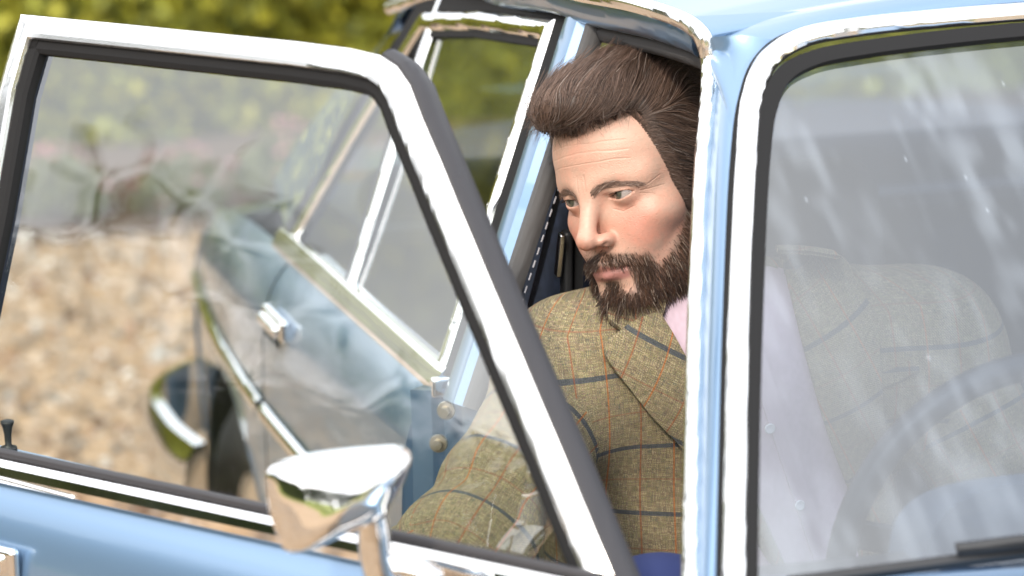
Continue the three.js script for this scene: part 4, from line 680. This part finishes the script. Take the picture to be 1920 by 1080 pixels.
  // collar stand and fall round the neck
  const nAx = HC.clone().add(V(0, -.05, 0).applyQuaternion(headQ)).sub(NECK).normalize(), c0 = NECK.clone().addScaledVector(nAx, -.012).addScaledVector(tz, -.012), fx = tz.clone().addScaledVector(nAx, -tz.dot(nAx)).normalize(), sx = nAx.clone().cross(fx);
  const ring = (a, r, h) => c0.clone().addScaledVector(fx, Math.cos(a) * r * 1.04).addScaledVector(sx, Math.sin(a) * r).addScaledVector(nAx, h);
  const A0 = .30, cs = (u) => lerp(A0, 2 * Math.PI - A0, u), edge = (u) => smooth(0, .16, u) * smooth(1, .84, u);
  mesh('collar_band', shell(60, 4, (u, v) => ring(cs(u), .0665 - .001 * v, lerp(-.012, .030 + .010 * edge(u), v)), (u, v) => ring(cs(u), -.0025, 0).sub(c0)), collarIn, person);
  mesh('collar', shell(60, 8, (u, v) => { const a = cs(u), k = edge(u); return ring(a, .0690 + .012 * v + .004 * (1 - k) * v, lerp(.031 + .010 * k, -.014 - .026 * (1 - k) * v, v)); }, (u, v) => ring(cs(u), -.002, 0).sub(c0)), shirtMat, person);
  // trousers and shoes
  const hipR = PELV.clone().addScaledVector(tx, -.09), hipL = PELV.clone().addScaledVector(tx, .10), knR = at(1238, 1192, 2.24), anR = V(knR.x - .02, .36, knR.z + .06), knL = V(-.30, .64, .42), anL = V(-.30, .36, .62);
  const legs = (x, y, z) => { let d = sdEll(x, y, z, PELV.x, PELV.y - .03, PELV.z, .17, .12, .14); for (const [h, k, a] of [[hipR, knR, anR], [hipL, knL, anL]]) { d = smin(d, sdCone(x, y, z, h, k, .088, .068), .05); d = smin(d, sdCone(x, y, z, k, a, .066, .050), .03); } return d - .004 + .002 * noise.noise(x * 20, y * 20, z * 20); };
  mesh('trousers', netGeo(surfaceNet(legs, V(-1.05, .30, -.35), V(.05, 1.0, .80), .010)), std({ color: rgb(.022, .035, .13), roughness: .85 }), person);
  const shoe = (a) => { const g = ellipsoid(V(0, 0, 0), [.048, .042, .135], 24, 14); const p = g.attributes.position; for (let i = 0; i < p.count; i++) if (p.getY(i) < -.022) p.setY(i, -.022); g.computeVertexNormals(); g.translate(a.x, .305, a.z + .07); return g; };
  mesh('shoe', shoe(anR), std({ color: rgb(.06, .03, .015), roughness: .4 }), person); mesh('shoe', shoe(anL), std({ color: rgb(.06, .03, .015), roughness: .4 }), person);
  // hands: palm, four fingers and thumb, lightly closed
  const hand = (wr, dir, palmN, side) => {
    const f = dir.clone().normalize(), n = palmN.clone().addScaledVector(f, -palmN.dot(f)).normalize(), s = f.clone().cross(n).multiplyScalar(side), Pn = (a, b, c) => wr.clone().addScaledVector(f, a).addScaledVector(s, b).addScaledVector(n, c), caps = [[Pn(-.06, 0, 0), Pn(.02, 0, 0), .030, .028]];
    for (let k = 0; k < 4; k++) { const y = .030 - .020 * k, l = [.90, 1, .95, .76][k], b0 = Pn(.088, y, 0), j1 = Pn(.088 + .036 * l, y * 1.05, .014), j2 = Pn(.088 + .046 * l, y * 1.05, .040), tip = Pn(.088 + .034 * l, y, .060); caps.push([Pn(.03, y * .8, 0), b0, .014, .0105], [b0, j1, .0098, .0090], [j1, j2, .0090, .0082], [j2, tip, .0082, .0072]); }
    const t0 = Pn(.025, .030, .008), t1 = Pn(.060, .055, .022), t2 = Pn(.088, .054, .042); caps.push([Pn(.01, .015, 0), t0, .016, .014], [t0, t1, .0125, .0110], [t1, t2, .0108, .0085]);
    const F = (x, y, z) => { let d = 1; for (const [a, b, r0, r1] of caps) d = smin(d, sdCone(x, y, z, a, b, r0, r1), .005); return d; };
    return surfaceNet(F, V(wr.x - .19, wr.y - .19, wr.z - .19), V(wr.x + .19, wr.y + .19, wr.z + .19), .0035);
  };
  const wR = rwr.clone().applyMatrix4(torM), wL = lwr.clone().applyMatrix4(torM), eR = rel.clone().applyMatrix4(torM), eL = lel.clone().applyMatrix4(torM);
  const white = () => [.53, .30, .21], hs = [hand(wR, wR.clone().sub(eR), V(.2, -.6, .5), 1), hand(wL, wL.clone().sub(eL), V(0, -.3, 1), -1)].map((n) => netGeo(n, faceUV, white));
  headGeo.applyMatrix4(headM); mesh('body', headGeo, skinMat, person); for (const g of hs) mesh('hand', g, skinMat, person);
}
// eyes
for (const [e, look] of [[EYE_L, V(-.15, .12, .98)], [EYE_R, V(-.15, .12, .98)]]) {
  const g = new THREE.SphereGeometry(ER, 40, 28); g.rotateX(Math.PI / 2); const p = g.attributes.position, col = [];
  for (let i = 0; i < p.count; i++) { const z = p.getZ(i) / ER, a = Math.acos(clamp(z, -1, 1)), t = Math.atan2(p.getY(i), p.getX(i)); if (a < .50) { const k = 1 + .045 * smooth(.5, 0, a); p.setXYZ(i, p.getX(i), p.getY(i), p.getZ(i) * k); } const ir = a < .17 ? [.006, .006, .007] : a < .47 ? [.085 + .03 * Math.sin(t * 17), .085 + .025 * Math.sin(t * 17), .06] : a < .52 ? [.05, .05, .05] : [.44, .37, .34]; col.push(...ir); }
  g.setAttribute('color', new THREE.Float32BufferAttribute(col, 3)); g.computeVertexNormals(); g.applyQuaternion(new THREE.Quaternion().setFromUnitVectors(V(0, 0, 1), look.normalize())); g.translate(e.x, e.y, e.z); g.applyMatrix4(headM);
  mesh('eye', g, phys({ vertexColors: true, color: 0xffffff, roughness: .25, clearcoat: 1, clearcoatRoughness: .02 }), person);
}

// ---------------------------------------------------------------- hair, beard, brows and lashes, strand by strand over a soft base
{
  const crown = (x, y, z) => smin(skull(x, y, z) - .0012 - .0048 * smooth(.0, .035, hairline(x, y, z)), Math.min(sdEll(x, y, z, -.003, .0965, .048, .0590, .0325, .0630), sdEll(x, y, z, .004, .085, .008, .0600, .0420, .0640)), .035);
  const pompZone = (x, y, z) => smooth(.055, .085, y) * smooth(-.06, .03, z);
  const cap = (x, y, z) => { let d = crown(x, y, z) - .002 * noise.noise(x * 30, y * 22, z * 30) - .0016 * pompZone(x, y, z) * noise.noise(x * 55, y * 9, z * 13); const hl = hairline(x, y, z), over = smooth(.074, .086, y) * smooth(.03, .06, z); d = smax(d, -(hl + .004 + .03 * over), .006); return d; };
  const capNet = surfaceNet(cap, V(-.10, -.11, -.14), V(.10, .17, .145), .0035);
  const grad = (f, p, e = .0015) => V(f(p.x + e, p.y, p.z) - f(p.x - e, p.y, p.z), f(p.x, p.y + e, p.z) - f(p.x, p.y - e, p.z), f(p.x, p.y, p.z + e) - f(p.x, p.y, p.z - e)).normalize();
  const strands = (list) => {                                   // three-sided tapering tubes
    let nv = 0, ni = 0; for (const s of list) { nv += s.p.length * 3; ni += (s.p.length - 1) * 18; }
    const P = new Float32Array(nv * 3), C = new Float32Array(nv * 3), I = new Uint32Array(ni); let v = 0, q = 0;
    const t = V(0, 0, 0), a = V(0, 0, 0), b = V(0, 0, 0), ref = V(.31, .67, .55);
    for (const s of list) {
      const n = s.p.length;
      for (let i = 0; i < n; i++) {
        t.copy(s.p[Math.min(n - 1, i + 1)]).sub(s.p[Math.max(0, i - 1)]).normalize(); a.crossVectors(t, ref).normalize(); b.crossVectors(t, a);
        const r = s.r * (i === n - 1 ? .18 : i === 0 ? .8 : 1 - .45 * i / n);
        for (let k = 0; k < 3; k++) { const w = k * 2.0944, o = (v + k) * 3, ca = Math.cos(w) * r, sa = Math.sin(w) * r; P[o] = s.p[i].x + a.x * ca + b.x * sa; P[o + 1] = s.p[i].y + a.y * ca + b.y * sa; P[o + 2] = s.p[i].z + a.z * ca + b.z * sa; C[o] = s.c[0]; C[o + 1] = s.c[1]; C[o + 2] = s.c[2]; }
        if (i < n - 1) for (let k = 0; k < 3; k++) { const k2 = (k + 1) % 3; I[q++] = v + k; I[q++] = v + k2; I[q++] = v + 3 + k2; I[q++] = v + k; I[q++] = v + 3 + k2; I[q++] = v + 3 + k; }
        v += 3;
      }
    }
    const g = new THREE.BufferGeometry(); g.setAttribute('position', new THREE.BufferAttribute(P, 3)); g.setAttribute('color', new THREE.BufferAttribute(C, 3)); g.setIndex(new THREE.BufferAttribute(I, 1)); g.computeVertexNormals(); g.applyMatrix4(headM); return g;
  };
  const sampler = (net) => {                                    // area-weighted random points on a net
    const A = [0], p = net.pos, ix = net.idx, a = V(0, 0, 0), b = V(0, 0, 0), c = V(0, 0, 0); for (let f = 0; f < ix.length; f += 3) { a.fromArray(p, ix[f] * 3); b.fromArray(p, ix[f + 1] * 3).sub(a); c.fromArray(p, ix[f + 2] * 3).sub(a); A.push(A[A.length - 1] + b.cross(c).length() / 2); }
    return (r) => { const t = r() * A[A.length - 1]; let lo = 0, hi = A.length - 1; while (hi - lo > 1) { const m = (lo + hi) >> 1; A[m] > t ? hi = m : lo = m; } let u = r(), w = r(); if (u + w > 1) { u = 1 - u; w = 1 - w; } const f = lo * 3; a.fromArray(p, ix[f] * 3); b.fromArray(p, ix[f + 1] * 3).sub(a); c.fromArray(p, ix[f + 2] * 3).sub(a); return a.clone().addScaledVector(b, u).addScaledVector(c, w); };
  };
  const hairMat = phys({ color: 0xffffff, vertexColors: true, roughness: .42, specularIntensity: .8 });
  const brown = (r, g = 0) => { const k = .5 + 1.0 * r(); if (r() < g) return [.27 * k, .22 * k, .19 * k]; return [.120 * k, .077 * k, .058 * k]; };
  // hair on the head
  const r = rng(404), pick = sampler(capNet), list = [];
  for (let i = 0; i < 24000; i++) {
    let p = pick(r); const z0 = pompZone(p.x, p.y, p.z), side = 1 - z0;
    if (skull(p.x, p.y, p.z) < -.02) continue;
    const L = lerp(.020, .062, z0) * (.6 + .7 * r()), n = z0 > .4 ? 9 : 5, ds = L / n, pts = [], lift0 = .0002 + .0012 * r(), fly = r() < .09 ? .014 * r() : .0022 * r(), hs = r(), cl = noise.noise(p.x * 45, p.y * 12, p.z * 18);
    for (let k = 0; k <= n; k++) {
      const g = grad(cap, p); const d = cap(p.x, p.y, p.z); p = p.clone().addScaledVector(g, -d);
      pts.push(p.clone().addScaledVector(g, lift0 + fly * (k / n) ** 2 + .0007 * cl));
      const zz = pompZone(p.x, p.y, p.z), fl = V(lerp(p.x > 0 ? .05 : -.05, .10, zz), lerp(-.50, .62, zz), lerp(-.80, -.72, zz)); fl.x += .30 * (hs - .5) + .35 * noise.noise(p.x * 28, p.y * 28, p.z * 28 + 7) + .30 * noise.noise(p.x * 75, p.y * 40, p.z * 75) + .10 * (r() - .5); fl.y += .25 * noise.noise(p.x * 28, p.y * 28 + 5, p.z * 28);
      fl.addScaledVector(g, -fl.dot(g)).normalize(); p = p.clone().addScaledVector(fl, ds);
    }
    list.push({ p: pts, r: lerp(.00020, .00028, z0) * (.7 + .6 * r()), c: brown(r, z0 > .3 ? .03 : .06).map((c) => c * (1 + .75 * noise.noise(pts[0].x * 85, pts[0].y * 16, pts[0].z * 24))) });
  }
  // loose wisps along the front of the quiff
  for (let i = 0, n = 0; i < 60000 && n < 650; i++) {
    const p = pick(r); if (p.z < .055 || p.y > .115 || r() < .3) continue; n++; const g = grad(cap, p), d = V(.8 * (r() - .5), -.55 + .9 * r(), .5 * r()).addScaledVector(g, .35).normalize(), L = .008 + .016 * r(), q = p.clone().addScaledVector(d, L * .5), e = q.clone().addScaledVector(d.add(V(0, -.3 + .5 * r(), -.5 * r())).normalize(), L * .5); list.push({ p: [p, p.clone().lerp(q, .5).addScaledVector(g, .0008), q, e], r: .00016, c: brown(r, .05) });
  }
  // fine hairs at the hairline, so that it is not a cut edge
  for (let i = 0; i < 4200; i++) {
    const s = r() < .8 ? 1 : -1, a = (8 + 70 * r()) * D2R, yy = hairTopY(a / D2R) + .011 * (r() - .62); let p = V(s * Math.sin(a) * .075, yy, Math.cos(a) * .09 - .012); for (let k = 0; k < 8; k++) { const g = grad(skull, p); p.addScaledVector(g, -skull(p.x, p.y, p.z)); }
    const g = grad(skull, p), up = a / D2R < 45, d = up ? V(.1 * (r() - .5), .8, -.1) : V(0, -.35 + .3 * (r() - .5), -.9); d.addScaledVector(g, .45 - d.dot(g)).normalize(); const L = .006 + .010 * r(); list.push({ p: [p, p.clone().addScaledVector(d, L * .5).addScaledVector(g, .0008), p.clone().addScaledVector(d, L)], r: .00022, c: brown(r, .05) });
  }
  mesh('hair', mergeGeometries([(() => { const g = netGeo(capNet, null, () => [.048, .031, .024]); g.deleteAttribute('uv'); g.applyMatrix4(headM); return g.toNonIndexed(); })(), strands(list).toNonIndexed()]), hairMat, person);
  // beard and moustache
  const pickS = sampler(skinNet), beard = []; let tries = 0;
  while (beard.length < 11500 && tries++ < 400000) {
    const p = pickS(r), m = beardMask(p.x, p.y, p.z); if (m < .08 || r() > m * (p.x < -.02 && p.z < .06 ? .4 : 1)) continue;
    const g = grad(skull, p), ax = Math.abs(p.x), mous = p.y > -.0755 && ax < .036 && p.z > .08, chin = smooth(.045, .01, ax) * smooth(-.085, -.10, p.y);
    const d = mous ? V(Math.sign(p.x) * (.35 + 12 * ax), -.85, .25) : V(Math.sign(p.x) * -.05, -.80, .12 - .25 * smooth(.03, .06, ax)); d.x += .5 * (r() - .5); d.y += .35 * (r() - .5); d.z += .4 * (r() - .5); d.normalize();
    const L = (mous ? .008 : lerp(.0120, .0265, chin)) * (.55 + .75 * r()) * (.6 + .4 * m), pts = [p.clone().addScaledVector(g, -.0005)], dir = g.clone().multiplyScalar(mous ? .55 : .85).add(d.clone().multiplyScalar(.65)).normalize(); let q = p.clone(); const curl = V(r() - .5, r() - .5, r() - .5).multiplyScalar(.55);
    for (let k = 1; k <= 4; k++) { q = q.clone().addScaledVector(dir, L / 4); pts.push(q); dir.addScaledVector(d, .30).add(curl.clone().multiplyScalar(.35)).normalize(); }
    const k = .6 + .8 * r(), t = r(); beard.push({ p: pts, r: .00027 * (.75 + .5 * r()), c: t < .06 ? [.34 * k, .27 * k, .21 * k] : t < .30 ? [.105 * k, .048 * k, .024 * k] : [.055 * k, .030 * k, .020 * k] });
  }
  for (let i = 0, n = 0; i < 200000 && n < 3200; i++) { const p = pickS(r), m = Math.max(beardMask(p.x, p.y + .006, p.z), beardMask(p.x, p.y - .006, p.z), beardMask(p.x * .9, p.y, p.z)); if (m < .05 || p.z < -.03 || r() > .8) continue; n++; const g = grad(skull, p), d = V(.5 * (r() - .5), -.7, .3 * (r() - .5)).add(g).normalize(), L = .0015 + .003 * r(); beard.push({ p: [p, p.clone().addScaledVector(d, L)], r: .00013, c: [.06, .036, .024] }); }
  mesh('beard', strands(beard), hairMat, person);
  // brows and lashes
  const brow = [], lash = [];
  for (const s of [-1, 1]) {
    const bc = new THREE.CatmullRomCurve3([V(s * .0095, .0065, .100), V(s * .021, .0100, .097), V(s * .036, .0120, .089), V(s * .052, .0085, .071)]);
    for (let i = 0; i < 300; i++) { const t = r(), w = .0048 * (1 - .65 * t) * (t < .1 ? .8 : 1); let p = bc.getPoint(t).add(V(0, (r() * 2 - 1) * w, 0)); for (let k = 0; k < 8; k++) p.addScaledVector(grad(skull, p), -skull(p.x, p.y, p.z)); const g = grad(skull, p), d = bc.getTangent(t).add(V(0, .45 * (1 - t) - .35 * t + .5 * (r() - .5), 0)).normalize(), L = .0065 + .005 * r(); d.addScaledVector(g, -d.dot(g) + .16).normalize(); const m = p.clone().addScaledVector(d, L * .5).addScaledVector(g, .0007); brow.push({ p: [p, m, p.clone().addScaledVector(d, L).addScaledVector(g, .0004)], r: .00021, c: brown(r, .06).map((c) => c * 1.9) }); }
    for (let i = 0; i < 46; i++) { const t = i / 45 + .01 * r(), x = lerp(-.0125, .0125, t), e = s > 0 ? EYE_L : EYE_R, el = (x / .0142) ** 2, y = .0036 * (1 - el) + .0003, z = Math.sqrt(Math.max(0, .0138 ** 2 - x * x - y * y)), p = V(e.x + x, e.y + y, e.z + z), d = V(x * 18 + s * .15, -.15 + .25 * r(), .95).normalize(); lash.push({ p: [p, p.clone().addScaledVector(d, .0028), p.clone().addScaledVector(d, .0052).add(V(0, .0012, 0))], r: .00014, c: [.02, .014, .011] }); }
  }
  mesh('eyebrows', strands(brow), hairMat, person); for (const s of [0, 46]) mesh('eyelashes', strands(lash.slice(s, s + 46)), hairMat, person).userData.kind = 'stuff';
}
renderer.render(scene, camera);
